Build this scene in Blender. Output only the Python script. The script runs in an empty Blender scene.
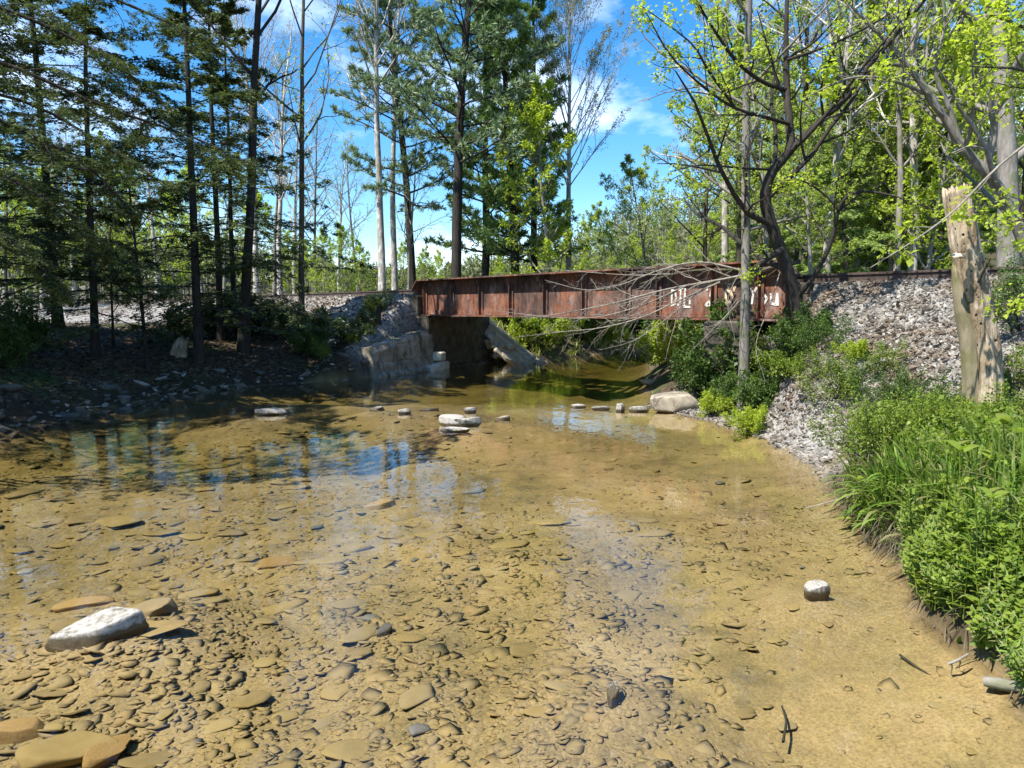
import bpy, math, random
import numpy as np
from mathutils import Vector

# ------------------------------------------------------------------ scene / camera
sc = bpy.context.scene
COL = sc.collection
FPX, CAMH = 740.0, 1.65
PITCH = math.atan((384 - 308) / FPX)
cam_d = bpy.data.cameras.new('camera')
cam = bpy.data.objects.new('camera', cam_d)
COL.objects.link(cam)
cam.location = (0, 0, CAMH)
cam.rotation_euler = (math.pi / 2 - PITCH, 0, 0)
cam_d.lens = FPX / 1024 * 36
cam_d.sensor_width = 36
cam_d.clip_end = 2000
sc.camera = cam
sc.render.resolution_x, sc.render.resolution_y = 1024, 768


def at(px, py, Y):
    """photo pixel -> world point at forward distance Y"""
    x, y = (px - 512) / FPX, -(py - 384) / FPX
    cp, sp = math.cos(PITCH), math.sin(PITCH)
    dy = cp + y * sp
    dz = -sp + y * cp
    k = Y / dy
    return Vector((x * k, Y, CAMH + dz * k))


def on(px, py, z=0.0):
    x, y = (px - 512) / FPX, -(py - 384) / FPX
    cp, sp = math.cos(PITCH), math.sin(PITCH)
    dy = cp + y * sp
    dz = -sp + y * cp
    k = (z - CAMH) / dz
    return Vector((x * k, dy * k, z))


# ------------------------------------------------------------------ mesh helpers
class Geo:
    def __init__(s):
        s.v, s.f, s.n = [], [], 0

    def add(s, v, *faces):
        v = np.asarray(v, np.float32).reshape(-1, 3)
        s.v.append(v)
        for f in faces:
            f = np.asarray(f, np.int64)
            if len(f):
                s.f.append(f + s.n)
        s.n += len(v)

    def mesh(s, name, mat, smooth=True, attrs=None):
        m = bpy.data.meshes.new(name)
        if s.n:
            V = np.concatenate(s.v)
            m.vertices.add(len(V))
            m.vertices.foreach_set('co', V.ravel())
            loops = np.concatenate([f.ravel() for f in s.f])
            tot = np.concatenate([np.full(len(f), f.shape[1], np.int64) for f in s.f])
            st = np.concatenate([[0], np.cumsum(tot)[:-1]])
            m.loops.add(len(loops))
            m.polygons.add(len(tot))
            m.loops.foreach_set('vertex_index', loops.astype(np.int32))
            m.polygons.foreach_set('loop_start', st.astype(np.int32))
            m.polygons.foreach_set('loop_total', tot.astype(np.int32))
            m.polygons.foreach_set('use_smooth', np.full(len(tot), smooth))
            if attrs:
                for k, a in attrs.items():
                    at_ = m.attributes.new(k, 'FLOAT', 'POINT')
                    at_.data.foreach_set('value', np.asarray(a, np.float32))
            m.update(calc_edges=True)
        m.materials.append(mat)
        return m

    def obj(s, name, mat, parent=None, smooth=True, attrs=None):
        o = bpy.data.objects.new(name, s.mesh(name, mat, smooth, attrs))
        COL.objects.link(o)
        if parent:
            o.parent = parent
        return o


def thing(name, label, cat, loc=(0, 0, 0), rz=0.0, group=None, scale=1.0):
    o = bpy.data.objects.new(name, None)
    o.empty_display_size = 0.2
    COL.objects.link(o)
    o.location = loc
    o.rotation_euler = (0, 0, rz)
    o.scale = (scale,) * 3
    return tag(o, label, cat, group)


def tag(o, label=None, cat=None, group=None, kind=None):
    if label: o['label'] = label
    if cat: o['category'] = cat
    if group: o['group'] = group
    if kind: o['kind'] = kind
    return o


def dup(root, loc, rz=0.0, scale=1.0, label=None, group=None, tilt=(0, 0)):
    r = root.copy()
    COL.objects.link(r)
    r.location = loc
    r.rotation_euler = (tilt[0], tilt[1], rz)
    r.scale = (scale,) * 3 if not hasattr(scale, '__len__') else scale
    if label: r['label'] = label
    if group: r['group'] = group
    elif 'group' in r: del r['group']
    for ch in list(root.children):
        c = ch.copy()
        COL.objects.link(c)
        c.parent = r
        for g in list(ch.children):
            d = g.copy()
            COL.objects.link(d)
            d.parent = c
    return r


def nrm(a):
    return a / np.maximum(np.linalg.norm(a, axis=-1, keepdims=True), 1e-9)


def tubes(geo, polys, k=5, lump=0.0, flare=0.0, rng=None, cap=False):
    """polys: (points, r0, r1); one swept tube for each"""
    by = {}
    for p in polys:
        by.setdefault(len(p[0]), []).append(p)
    for n, ps in by.items():
        P = np.array([[tuple(q) for q in p[0]] for p in ps], float)
        r0 = np.array([p[1] for p in ps])[:, None]
        r1 = np.array([p[2] for p in ps])[:, None]
        u = np.linspace(0, 1, n)[None]
        r = r1 + (r0 - r1) * (1 - u) ** 0.85
        if flare:
            L = np.linalg.norm(P[:, -1] - P[:, 0], axis=1)[:, None]
            r = r * (1 + flare * np.exp(-u * L / 0.35))
        T = nrm(np.gradient(P, axis=1))
        mt = np.abs(T.mean(1)[:, 2])
        ref = np.where(mt[:, None] > 0.75, np.array([[1.0, 0.1, 0]]), np.array([[0.05, 0.1, 1.0]]))[:, None, :]
        U = nrm(np.cross(T, np.broadcast_to(ref, T.shape)))
        W = np.cross(T, U)
        a = np.arange(k) / k * 2 * np.pi
        rr = r[:, :, None] * np.ones((1, 1, k))
        if lump:
            rr = rr * (1 + lump * (rng or np.random.default_rng(1)).normal(0, 1, rr.shape))
        V = P[:, :, None, :] + rr[..., None] * (np.cos(a)[None, None, :, None] * U[:, :, None, :] + np.sin(a)[None, None, :, None] * W[:, :, None, :])
        M = len(ps)
        i, j = np.meshgrid(np.arange(n - 1), np.arange(k), indexing='ij')
        q = np.stack([i * k + j, i * k + (j + 1) % k, (i + 1) * k + (j + 1) % k, (i + 1) * k + j], -1).reshape(-1, 4)
        F = (q[None] + (np.arange(M) * n * k)[:, None, None]).reshape(-1, 4)
        geo.add(V.reshape(-1, 3), F)


def kites(geo, P, D, N, L, W, fold=0.12):
    D = nrm(D)
    S = nrm(np.cross(D, N))
    N = np.cross(S, D)
    L = np.asarray(L).reshape(-1, 1) * np.ones((len(P), 1))
    W = np.asarray(W).reshape(-1, 1) * np.ones((len(P), 1))
    a = P + D * L * 0.42 + S * W * 0.5 + N * W * fold
    b = P + D * L
    c = P + D * L * 0.42 - S * W * 0.5 + N * W * fold
    V = np.stack([P, a, b, c], 1).reshape(-1, 3)
    F = np.arange(len(P) * 4).reshape(-1, 4)
    geo.add(V, F)


def ribbons(geo, P, D, L, W, prof, curl, nseg=5, lift=None):
    """curved leaf blades: P base, D start direction, gravity curl"""
    M = len(P)
    D = nrm(D)
    S = np.cross(D, np.array([0, 0, 1.0]))
    bad = np.linalg.norm(S, axis=1) < 1e-3
    S[bad] = (1, 0, 0)
    S = nrm(S)
    L = np.asarray(L).reshape(-1, 1) * np.ones((M, 1))
    W = np.asarray(W).reshape(-1, 1) * np.ones((M, 1))
    curl = np.asarray(curl).reshape(-1, 1) * np.ones((M, 1))
    pts, d, p = [], D.copy(), P.copy()
    for i in range(nseg + 1):
        w = prof[i] if len(prof) > i else 0.02
        pts.append(p - S * W * w * 0.5)
        pts.append(p + S * W * w * 0.5)
        p = p + d * L / nseg
        d = d.copy()
        d[:, 2:3] -= curl / nseg
        d = nrm(d)
    V = np.stack(pts, 1)
    n2 = 2 * (nseg + 1)
    q = np.array([[2 * i, 2 * i + 1, 2 * i + 3, 2 * i + 2] for i in range(nseg)])
    F = (q[None] + (np.arange(M) * n2)[:, None, None]).reshape(-1, 4)
    geo.add(V.reshape(-1, 3), F)


def box_geo(geo, c, ax, ay, az, hx, hy, hz, bev=0.0):
    c = np.array(c, float)
    ax, ay, az = [np.array(a, float) for a in (ax, ay, az)]
    if bev <= 0:
        v = [c + sx * hx * ax + sy * hy * ay + sz * hz * az for sx in (-1, 1) for sy in (-1, 1) for sz in (-1, 1)]
        geo.add(v, [[0, 1, 3, 2], [4, 6, 7, 5], [0, 4, 5, 1], [2, 3, 7, 6], [0, 2, 6, 4], [1, 5, 7, 3]])
        return
    b = bev
    prof = [(hx - b, hy), (hx, hy - b), (hx, -hy + b), (hx - b, -hy), (-hx + b, -hy), (-hx, -hy + b), (-hx, hy - b), (-hx + b, hy)]
    rings = []
    for z, k in ((-hz, b), (-hz + b, 0), (hz - b, 0), (hz, b)):
        for x, y in prof:
            x2 = math.copysign(max(abs(x) - k, 0), x)
            y2 = math.copysign(max(abs(y) - k, 0), y)
            rings.append(c + x2 * ax + y2 * ay + z * az)
    f = []
    for i in range(3):
        for j in range(8):
            f.append([i * 8 + j, (i + 1) * 8 + j, (i + 1) * 8 + (j + 1) % 8, i * 8 + (j + 1) % 8])
    geo.add(rings, f, [list(range(8)), list(range(31, 23, -1))])


X3, Y3, Z3 = (1, 0, 0), (0, 1, 0), (0, 0, 1)


# ------------------------------------------------------------------ noise
def _h(ix, iy, s):
    h = (ix.astype(np.int64) * 374761393 + iy.astype(np.int64) * 668265263 + s * 982451653) & 0xffffffff
    h = ((h ^ (h >> 13)) * 1274126177) & 0xffffffff
    h = h ^ (h >> 16)
    return h / 4294967295.0


def vn(x, y, s=0):
    ix, iy = np.floor(x), np.floor(y)
    fx, fy = x - ix, y - iy
    fx = fx * fx * (3 - 2 * fx)
    fy = fy * fy * (3 - 2 * fy)
    a = _h(ix, iy, s); b = _h(ix + 1, iy, s); c = _h(ix, iy + 1, s); d = _h(ix + 1, iy + 1, s)
    return (a + (b - a) * fx) * (1 - fy) + (c + (d - c) * fx) * fy - 0.5


def fbm(x, y, s=0, o=4):
    r, a = 0, 1.0
    for i in range(o):
        r = r + a * vn(x, y, s + i)
        x, y, a = x * 2.03 + 7.1, y * 2.03 + 3.7, a * 0.5
    return r


def sst(a, b, x):
    t = np.clip((x - a) / (b - a), 0, 1)
    return t * t * (3 - 2 * t)


# ------------------------------------------------------------------ the place: creek, track, terrain
P0 = np.array([-2.5, 20.2])                      # left end of the near girder
TD = np.array([0.62, -0.7846])                   # along the track, to the right
TN = np.array([-0.7846, -0.62])                  # out of the track, to the camera
KD = np.array([0.44, 0.898])                     # skewed abutment faces
A0 = np.array([-2.1, 19.7])
CREEK = np.array([
    (2.4, -30), (2.1, -8), (1.95, 0), (2.0, 2.2), (2.16, 3.28), (2.45, 4.33), (2.58, 5.26), (2.82, 6.36), (3.15, 7.6), (3.2, 8.6), (3.15, 9.6), (2.8, 11.1),
    (2.36, 12.2), (2.5, 13.2), (2.9, 15.5), (3.6, 19), (4.5, 24), (6.2, 27.3), (9, 29), (17, 30.5), (30, 31), (30, 34), (16, 34), (8, 32), (5.0, 30), (3.1, 26.6), (.95, 23.1), (-.55, 22.8),
    (-1.8, 20.3), (-2.75, 18.3), (-3.9, 17), (-5.2, 15.9), (-6.3, 14.4), (-6.7, 12), (-7.0, 10), (-7.6, 7), (-7.7, 0), (-7.5, -8), (-7, -30)], float)


def creek_sd(x, y):
    """signed distance to the waterline, negative in the water"""
    p = np.stack([x.ravel(), y.ravel()], 1)
    best = np.full(len(p), 1e9)
    inside = np.zeros(len(p), bool)
    n = len(CREEK)
    for i in range(n):
        a, b = CREEK[i], CREEK[(i + 1) % n]
        e = b - a
        w = p - a
        t = np.clip((w @ e) / (e @ e), 0, 1)
        d = np.hypot(*(w - t[:, None] * e).T)
        best = np.minimum(best, d)
        c = (a[1] <= p[:, 1]) != (b[1] <= p[:, 1])
        if abs(e[1]) > 1e-9:
            xx = a[0] + (p[:, 1] - a[1]) / e[1] * e[0]
            inside ^= c & (p[:, 0] < xx)
    return np.where(inside, -best, best).reshape(x.shape)


def track_ts(x, y):
    return (x - P0[0]) * TD[0] + (y - P0[1]) * TD[1], (x - P0[0]) * TN[0] + (y - P0[1]) * TN[1]


# silt banked up round the stones that stand out of the water
MOUNDS = []
for px_, py_, w_ in [(102, 632, 92), (813, 594, 33), (613, 692, 24), (664, 768, 18), (268, 414, 34), (460, 427, 60), (469, 412, 20), (405, 413, 15), (377, 409, 20), (430, 409, 20), (503, 419, 16), (577, 407, 16), (598, 409, 24),
                     (620, 411, 14), (637, 411, 24), (674, 411, 60)]:
    q_ = on(px_, py_)
    MOUNDS.append((q_.x, q_.y, w_ / FPX * q_.y / 2))


def terrain(x, y):
    x, y = np.asarray(x, float), np.asarray(y, float)
    sd = creek_sd(x, y) + fbm(x * 1.3, y * 1.3, 5, 3) * 0.16
    t, s = track_ts(x, y)
    do, di = np.maximum(sd, 0), np.maximum(-sd, 0)
    right = sst(0, 1.2, x) * sst(8.0, 6.2, y)
    bar = sst(1.0, 2.0, x) * sst(6.6, 8.0, y) * sst(13.2, 12.2, y)
    left = sst(-2.0, -3.5, x) * sst(19, 17, y)
    h = 0.55 + 0 * x
    w = 0.7 + 0 * x
    h = h * (1 - right) + 0.27 * right; w = w * (1 - right) + 0.08 * right
    h = h * (1 - bar) + 0.26 * bar; w = w * (1 - bar) + 1.5 * bar
    h = h * (1 - left) + 0.62 * left; w = w * (1 - left) + 0.9 * left
    base = h * (1 - np.exp(-do / w)) + 0.11 * np.minimum(do, 5) * (1 - 0.5 * bar)
    base = base + fbm(x * .9, y * .9, 11, 4) * 0.16 * (1 - np.exp(-do / 0.6))
    slope = .52 + .20 * sst(8.5, 10.5, t) - .36 * sst(-6, -18, t) * (s > -1)
    e = 2.0 - np.maximum(np.abs(s + 1.15) - 1.45, 0) * slope
    e = e + fbm(x * 2.2, y * 2.2, 21, 3) * 0.05
    lL = (x - A0[0]) * (-KD[1]) + (y - A0[1]) * KD[0]
    mL = sst(0.05, 0.75, lL)
    lR = (x - 3.98) * 0.93 - (y - 11.6) * 0.36
    mR = sst(-0.1, 0.8, lR) * sst(0.0, 0.7, sd)
    m = np.where(lL > 0, mL, np.where(lR > -0.1, mR, 0.0))
    z = base + np.maximum(e - base, 0) * m
    far = np.hypot(x, y)
    hill = sst(48, 150, y + 0.25 * x) * (4 + 13 * sst(-10, 60, x)) + sst(60, 220, far) * 3
    hill = hill * (1 + .5 * fbm(x * .03, y * .03, 31, 3))
    z = z + np.maximum(hill, 0) * sst(40, 60, far)
    # bed
    dep = 0.15 + 0.03 * sst(3, 6, y)
    dep = dep + 0.22 * sst(7.5, 9.0, y) * sst(0.5, -3.5, x) * sst(12.6, 11.0, y)
    dep = dep * (1 - 0.45 * np.exp(-((y - 12.5 + .1 * x) / 0.8) ** 2))
    dep = dep + 0.2 * sst(13.2, 16.0, y)
    dep = dep + 0.12 * sst(0.5, -4, x) * sst(7, 5, y)
    bed = -dep * (1 - np.exp(-di / (0.35 + 0.3 * sst(0, -3, x)))) + fbm(x * 2.1, y * 2.1, 41, 4) * 0.07 * sst(0, 0.7, di)
    bed = np.minimum(bed, -0.012 - 0.05 * sst(0, 0.4, di))
    for mx, my, mr in MOUNDS:
        bed = np.maximum(bed, -.032 - .22 * np.maximum(np.hypot(x - mx, y - my) - mr * .75, 0))
    z = np.where(sd < 0, bed, z)
    ballast = m * sst(-0.12, 0.12, e - base + fbm(x * 1.1, y * 1.1, 51, 3) * 0.3) * sst(-6, -4, s)
    wl = 2.6 + 4.9 * sst(-6, -18, t)
    ballast = np.where(t < 2, np.maximum(ballast, sst(-8, -14, t) * (s > -1)) * sst(wl + .4, wl - .4, s + fbm(x * .9, y * .9, 54, 3)), ballast)
    bar_m = np.maximum(bar * sst(1.55, .9, do + fbm(x * 1.5, y * 1.5, 61, 3) * .6), 0) * (sd > -0.05)
    wet = sst(0.02, -0.05, sd)
    terrain.mud = right * sst(.55, .3, do) + left * sst(.5, .2, do) * .8
    return z, sd, ballast, bar_m, wet


def gz(x, y):
    return float(terrain(np.array([x]), np.array([y]))[0][0])


# ------------------------------------------------------------------ materials
def mat_new(name):
    m = bpy.data.materials.new(name)
    m.use_nodes = True
    nt = m.node_tree
    nt.nodes.clear()
    out = nt.nodes.new('ShaderNodeOutputMaterial')
    return m, nt, out


def nd(nt, typ, **kw):
    n = nt.nodes.new(typ)
    for k, v in kw.items():
        if k.startswith('i_'):
            n.inputs[k[2:].replace('_', ' ')].default_value = v
        else:
            setattr(n, k, v)
    return n


def ramp(nt, fac, stops, interp='LINEAR'):
    r = nt.nodes.new('ShaderNodeValToRGB')
    r.color_ramp.interpolation = interp
    el = r.color_ramp.elements
    while len(el) < len(stops):
        el.new(0.5)
    for e, (p, c) in zip(el, stops):
        e.position = p
        e.color = (c[0], c[1], c[2], 1)
    nt.links.new(fac, r.inputs['Fac'])
    return r.outputs['Color']


def mixc(nt, fac, a, b, mode='MIX'):
    m = nt.nodes.new('ShaderNodeMix')
    m.data_type = 'RGBA'
    m.blend_type = mode
    for sock, v in ((m.inputs['Factor'], fac), (m.inputs['A'], a), (m.inputs['B'], b)):
        pass
    ins = [s for s in m.inputs if s.enabled]
    for s, v in zip(ins, (fac, a, b)):
        if hasattr(v, 'is_linked'):
            nt.links.new(v, s)
        elif hasattr(v, '__len__'):
            s.default_value = (v[0], v[1], v[2], 1)
        else:
            s.default_value = v
    return [o for o in m.outputs if o.enabled][0]


def math_n(nt, op, a, b=0.0, clamp=False):
    m = nt.nodes.new('ShaderNodeMath')
    m.operation = op
    m.use_clamp = clamp
    for s, v in zip(m.inputs, (a, b)):
        if hasattr(v, 'is_linked'):
            nt.links.new(v, s)
        else:
            s.default_value = v
    return m.outputs[0]


def coord(nt, scale=(1, 1, 1), kind='Object'):
    tc = nt.nodes.new('ShaderNodeTexCoord')
    mp = nt.nodes.new('ShaderNodeMapping')
    mp.inputs['Scale'].default_value = scale
    nt.links.new(tc.outputs[kind], mp.inputs['Vector'])
    return mp.outputs['Vector']


def noise(nt, vec, scale, detail=4, rough=0.55, out='Fac'):
    n = nd(nt, 'ShaderNodeTexNoise', i_Scale=scale, i_Detail=detail, i_Roughness=rough)
    nt.links.new(vec, n.inputs['Vector'])
    return n.outputs[out]


def voro(nt, vec, scale, out='Distance', feature='F1', rand=1.0):
    n = nd(nt, 'ShaderNodeTexVoronoi', feature=feature, i_Scale=scale, i_Randomness=rand)
    nt.links.new(vec, n.inputs['Vector'])
    return n.outputs[out]


def bump(nt, h, strength=0.5, dist=0.02, normal=None):
    b = nd(nt, 'ShaderNodeBump', i_Strength=strength, i_Distance=dist)
    nt.links.new(h, b.inputs['Height'])
    if normal is not None:
        nt.links.new(normal, b.inputs['Normal'])
    return b.outputs['Normal']


def principled(nt, out, color, rough=0.8, normal=None, spec=0.3, metal=0.0):
    b = nd(nt, 'ShaderNodeBsdfPrincipled')
    for k, v in (('Base Color', color), ('Roughness', rough), ('Specular IOR Level', spec), ('Metallic', metal)):
        if hasattr(v, 'is_linked'):
            nt.links.new(v, b.inputs[k])
        elif hasattr(v, '__len__'):
            b.inputs[k].default_value = (v[0], v[1], v[2], 1)
        else:
            b.inputs[k].default_value = v
    if normal is not None:
        nt.links.new(normal, b.inputs['Normal'])
    nt.links.new(b.outputs[0], out.inputs['Surface'])
    return b


def island(nt):
    return nt.nodes.new('ShaderNodeNewGeometry').outputs['Random Per Island']


def m_leaf(name, cols, trans=0.45, rough=0.5, tgain=(1.15, 1.25, 0.7)):
    m, nt, out = mat_new(name)
    n = len(cols)
    c = ramp(nt, island(nt), [(i / max(n - 1, 1), col) for i, col in enumerate(cols)])
    pr = nd(nt, 'ShaderNodeBsdfPrincipled', i_Roughness=rough)
    pr.inputs['Specular IOR Level'].default_value = 0.35
    nt.links.new(c, pr.inputs['Base Color'])
    tr = nd(nt, 'ShaderNodeBsdfTranslucent')
    nt.links.new(mixc(nt, 1.0, c, tgain, 'MULTIPLY'), tr.inputs['Color'])
    mx = nd(nt, 'ShaderNodeMixShader')
    mx.inputs[0].default_value = trans
    nt.links.new(pr.outputs[0], mx.inputs[1])
    nt.links.new(tr.outputs[0], mx.inputs[2])
    nt.links.new(mx.outputs[0], out.inputs['Surface'])
    return m


def m_bark(name, dark, light, sc_=9.0, stretch=0.18, moss=None, spots=None, bmp=0.6, holes=False):
    m, nt, out = mat_new(name)
    v = coord(nt, (1, 1, stretch))
    a = noise(nt, v, sc_ * 2, 6, 0.65)
    b = noise(nt, coord(nt), 1.7, 3)
    f = math_n(nt, 'ADD', math_n(nt, 'MULTIPLY', a, 0.75), math_n(nt, 'MULTIPLY', b, 0.35))
    c = ramp(nt, f, [(0.35, dark), (0.72, light)])
    if spots:
        sp = noise(nt, coord(nt, (1, 1, .5)), 6.0, 3)
        c = mixc(nt, ramp(nt, sp, [(0.52, (0, 0, 0)), (0.6, (1, 1, 1))]), c, spots)
    if moss:
        g = noise(nt, coord(nt), 3.0, 4)
        c = mixc(nt, ramp(nt, g, [(0.5, (0, 0, 0)), (0.62, (.8, .8, .8))]), c, moss)
    if holes:
        vv = voro(nt, coord(nt, (1, 1, .7)), 13.0)
        c = mixc(nt, ramp(nt, vv, [(.10, (1, 1, 1)), (.16, (0, 0, 0))]), c, (.05, .035, .02))
        gr = noise(nt, coord(nt, (1, 1, .06)), 42, 4, .7)
        c = mixc(nt, .8, c, ramp(nt, gr, [(.34, (.45, .4, .35)), (.5, (1, 1, 1)), (.7, (1.15, 1.15, 1.15))]), 'MULTIPLY')
        a = math_n(nt, 'ADD', a, math_n(nt, 'ADD', gr, math_n(nt, 'MULTIPLY', ramp(nt, vv, [(.08, (0, 0, 0)), (.18, (1, 1, 1))]), .8)))
    principled(nt, out, c, 0.9, bump(nt, a, bmp, 0.02), 0.15)
    return m


def m_stone(name, stops, sc_=6.0, rough=0.85, wet=None, per_obj=0.35, bmp=0.5, isl=False, stain=None):
    m, nt, out = mat_new(name)
    v = coord(nt)
    a = noise(nt, v, sc_, 6, 0.62)
    fine = noise(nt, v, sc_ * 7, 3, 0.7)
    r = island(nt) if isl else nd(nt, 'ShaderNodeObjectInfo').outputs['Random']
    f = math_n(nt, 'ADD', math_n(nt, 'MULTIPLY', r, per_obj), math_n(nt, 'MULTIPLY', a, 1 - per_obj))
    c = ramp(nt, f, stops)
    c = mixc(nt, 0.35, c, ramp(nt, fine, [(0.32, (.3, .3, .3)), (0.5, (.95, .95, .95)), (0.7, (1.3, 1.3, 1.3))]), 'MULTIPLY')
    if stain is not None:
        sn = noise(nt, nd(nt, 'ShaderNodeNewGeometry').outputs['Position'], 1.4, 5, .7)
        c = mixc(nt, ramp(nt, sn, [(.40, (0, 0, 0)), (.62, (.95, .95, .95))]), c, stain, 'MULTIPLY')
    rg = rough
    if wet is not None:
        pos = nd(nt, 'ShaderNodeNewGeometry').outputs['Position']
        sx = nd(nt, 'ShaderNodeSeparateXYZ')
        nt.links.new(pos, sx.inputs[0])
        hz = math_n(nt, 'ADD', sx.outputs['Z'], math_n(nt, 'MULTIPLY', math_n(nt, 'SUBTRACT', a, 0.5), 0.05))
        dry = nd(nt, 'ShaderNodeMapRange')
        dry.inputs['From Min'].default_value = 0.02
        dry.inputs['From Max'].default_value = 0.04
        nt.links.new(hz, dry.inputs['Value'])
        c = mixc(nt, dry.outputs[0], wet, c)
        rg = math_n(nt, 'ADD', math_n(nt, 'MULTIPLY', dry.outputs[0], 0.5), 0.35)
    h = math_n(nt, 'ADD', a, math_n(nt, 'MULTIPLY', fine, 0.4))
    principled(nt, out, c, rg, bump(nt, h, bmp, 0.02), 0.3)
    return m


def silt_tone(nt):
    pos = nd(nt, 'ShaderNodeNewGeometry').outputs['Position']
    a = noise(nt, pos, .75, 4, .6)
    b = noise(nt, pos, 4.5, 4, .65)
    f = math_n(nt, 'ADD', math_n(nt, 'MULTIPLY', a, .6), math_n(nt, 'MULTIPLY', b, .4))
    return ramp(nt, f, [(0.36, (.115, .091, .042)), (0.45, (.205, .155, .070)), (0.55, (.27, .198, .09)), (0.66, (.30, .243, .14))])


def m_silted(name, stops, cover=.55, sc_=12.0, isl=True):
    """a stone under a film of the same silt as the bed"""
    m, nt, out = mat_new(name)
    r = island(nt) if isl else nd(nt, 'ShaderNodeObjectInfo').outputs['Random']
    a = noise(nt, nd(nt, 'ShaderNodeNewGeometry').outputs['Position'], sc_, 5, .65)
    f = math_n(nt, 'ADD', math_n(nt, 'MULTIPLY', r, .75), math_n(nt, 'MULTIPLY', a, .25))
    c = ramp(nt, f, stops)
    cv = math_n(nt, 'MULTIPLY', ramp(nt, a, [(.3, (.5, .5, .5)), (.6, (1, 1, 1))]), cover)
    c = mixc(nt, cv, c, silt_tone(nt))
    principled(nt, out, c, .85, bump(nt, a, .35, .02), .2)
    return m


# ground: one sheet, several soils
def m_ground():
    m, nt, out = mat_new('ground_soils')
    att = lambda n: nd(nt, 'ShaderNodeAttribute', attribute_name=n).outputs['Fac']
    v = coord(nt)
    big = noise(nt, v, 0.8, 4)
    mid = noise(nt, v, 7.0, 5, 0.65)
    fine = noise(nt, v, 38.0, 4, 0.7)
    # creek bed: ochre silt over small gravel
    vb = coord(nt, (1.25, 0.8, 1))
    pb = voro(nt, vb, 26.0, 'Distance', 'F1')
    pe = voro(nt, vb, 26.0, 'Distance', 'DISTANCE_TO_EDGE')
    pc = voro(nt, vb, 26.0, 'Color', 'F1')
    pcb = nd(nt, 'ShaderNodeRGBToBW'); nt.links.new(pc, pcb.inputs[0])
    silt = silt_tone(nt)
    pebb = ramp(nt, pcb.outputs[0], [(0.15, (.08, .066, .045)), (0.4, (.17, .125, .06)), (0.7, (.21, .16, .09)), (0.9, (.19, .165, .12))])
    gm = ramp(nt, noise(nt, v, 0.55, 3), [(0.42, (0.1, .1, .1)), (0.6, (.5, .5, .5))])
    bedc = mixc(nt, gm, silt, pebb)
    edge = ramp(nt, pe, [(0.0, (.6, .55, .5)), (0.1, (1, 1, 1))])
    bedc = mixc(nt, math_n(nt, 'MULTIPLY', gm, .8), bedc, mixc(nt, 1.0, bedc, edge, 'MULTIPLY'))
    bedc = mixc(nt, .8, bedc, ramp(nt, noise(nt, v, 70.0, 4, .75), [(.33, (.5, .46, .42)), (.5, (1, 1, 1)), (.68, (1.35, 1.33, 1.3))]), 'MULTIPLY')
    # leaf litter soil
    lv = voro(nt, v, 17.0, 'Color')
    lb = nd(nt, 'ShaderNodeRGBToBW'); nt.links.new(lv, lb.inputs[0])
    litter = ramp(nt, lb.outputs[0], [(0.1, (.02, .014, .009)), (0.5, (.05, .036, .021)), (0.8, (.10, .075, .045)), (1, (.15, .12, .08))])
    green = ramp(nt, fine, [(0.3, (.02, .04, .009)), (0.7, (.055, .09, .02))])
    litter = mixc(nt, ramp(nt, big, [(0.5, (0, 0, 0)), (0.62, (.75, .75, .75))]), litter, green)
    # ballast and bar gravel: pale grey stone
    bv = voro(nt, v, 24.0, 'Color')
    bb = nd(nt, 'ShaderNodeRGBToBW'); nt.links.new(bv, bb.inputs[0])
    bal = ramp(nt, bb.outputs[0], [(0.1, (.10, .094, .087)), (0.5, (.21, .20, .185)), (0.9, (.33, .315, .29))])
    litter = mixc(nt, att('mud'), litter, ramp(nt, mid, [(.35, (.022, .016, .010)), (.65, (.035, .026, .016))]))
    c = mixc(nt, att('ballast'), litter, bal)
    c = mixc(nt, att('bar'), c, bal)
    c = mixc(nt, att('wet'), c, bedc)
    hb = math_n(nt, 'ADD', math_n(nt, 'MULTIPLY', pe, math_n(nt, 'ADD', gm, 0.1)), math_n(nt, 'MULTIPLY', fine, 0.25))
    hl = math_n(nt, 'ADD', math_n(nt, 'MULTIPLY', lb.outputs[0], 0.5), math_n(nt, 'MULTIPLY', mid, 0.6))
    hh = mixc(nt, att('wet'), hl, hb)
    principled(nt, out, c, 0.9, bump(nt, hh, 0.45, 0.03), 0.2)
    return m


def m_water():
    m, nt, out = mat_new('creek_water')
    v = coord(nt, (1.0, 0.55, 1))
    a = noise(nt, v, 3.2, 3, 0.5)
    b = noise(nt, coord(nt, (1.2, .7, 1)), 11.0, 3, 0.5)
    amp = noise(nt, coord(nt), 0.45, 2)
    h = math_n(nt, 'ADD', a, math_n(nt, 'MULTIPLY', b, math_n(nt, 'MULTIPLY', amp, 0.55)))
    nb = bump(nt, h, 0.42, 0.012)
    fr = nd(nt, 'ShaderNodeFresnel', i_IOR=1.333)
    gl = nd(nt, 'ShaderNodeBsdfGlossy', i_Roughness=0.015)
    gl.inputs['Color'].default_value = (1, 1, 1, 1)
    nt.links.new(nb, gl.inputs['Normal'])
    tr = nd(nt, 'ShaderNodeBsdfTransparent')
    tr.inputs['Color'].default_value = (0.985, 0.985, 0.97, 1)
    mx = nd(nt, 'ShaderNodeMixShader')
    nt.links.new(fr.outputs[0], mx.inputs[0])
    nt.links.new(tr.outputs[0], mx.inputs[1])
    nt.links.new(gl.outputs[0], mx.inputs[2])
    nt.links.new(mx.outputs[0], out.inputs['Surface'])
    ab = nd(nt, 'ShaderNodeVolumeAbsorption', i_Density=0.6)
    ab.inputs['Color'].default_value = (0.62, 0.62, 0.28, 1)
    nt.links.new(ab.outputs[0], out.inputs['Volume'])
    return m


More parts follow.
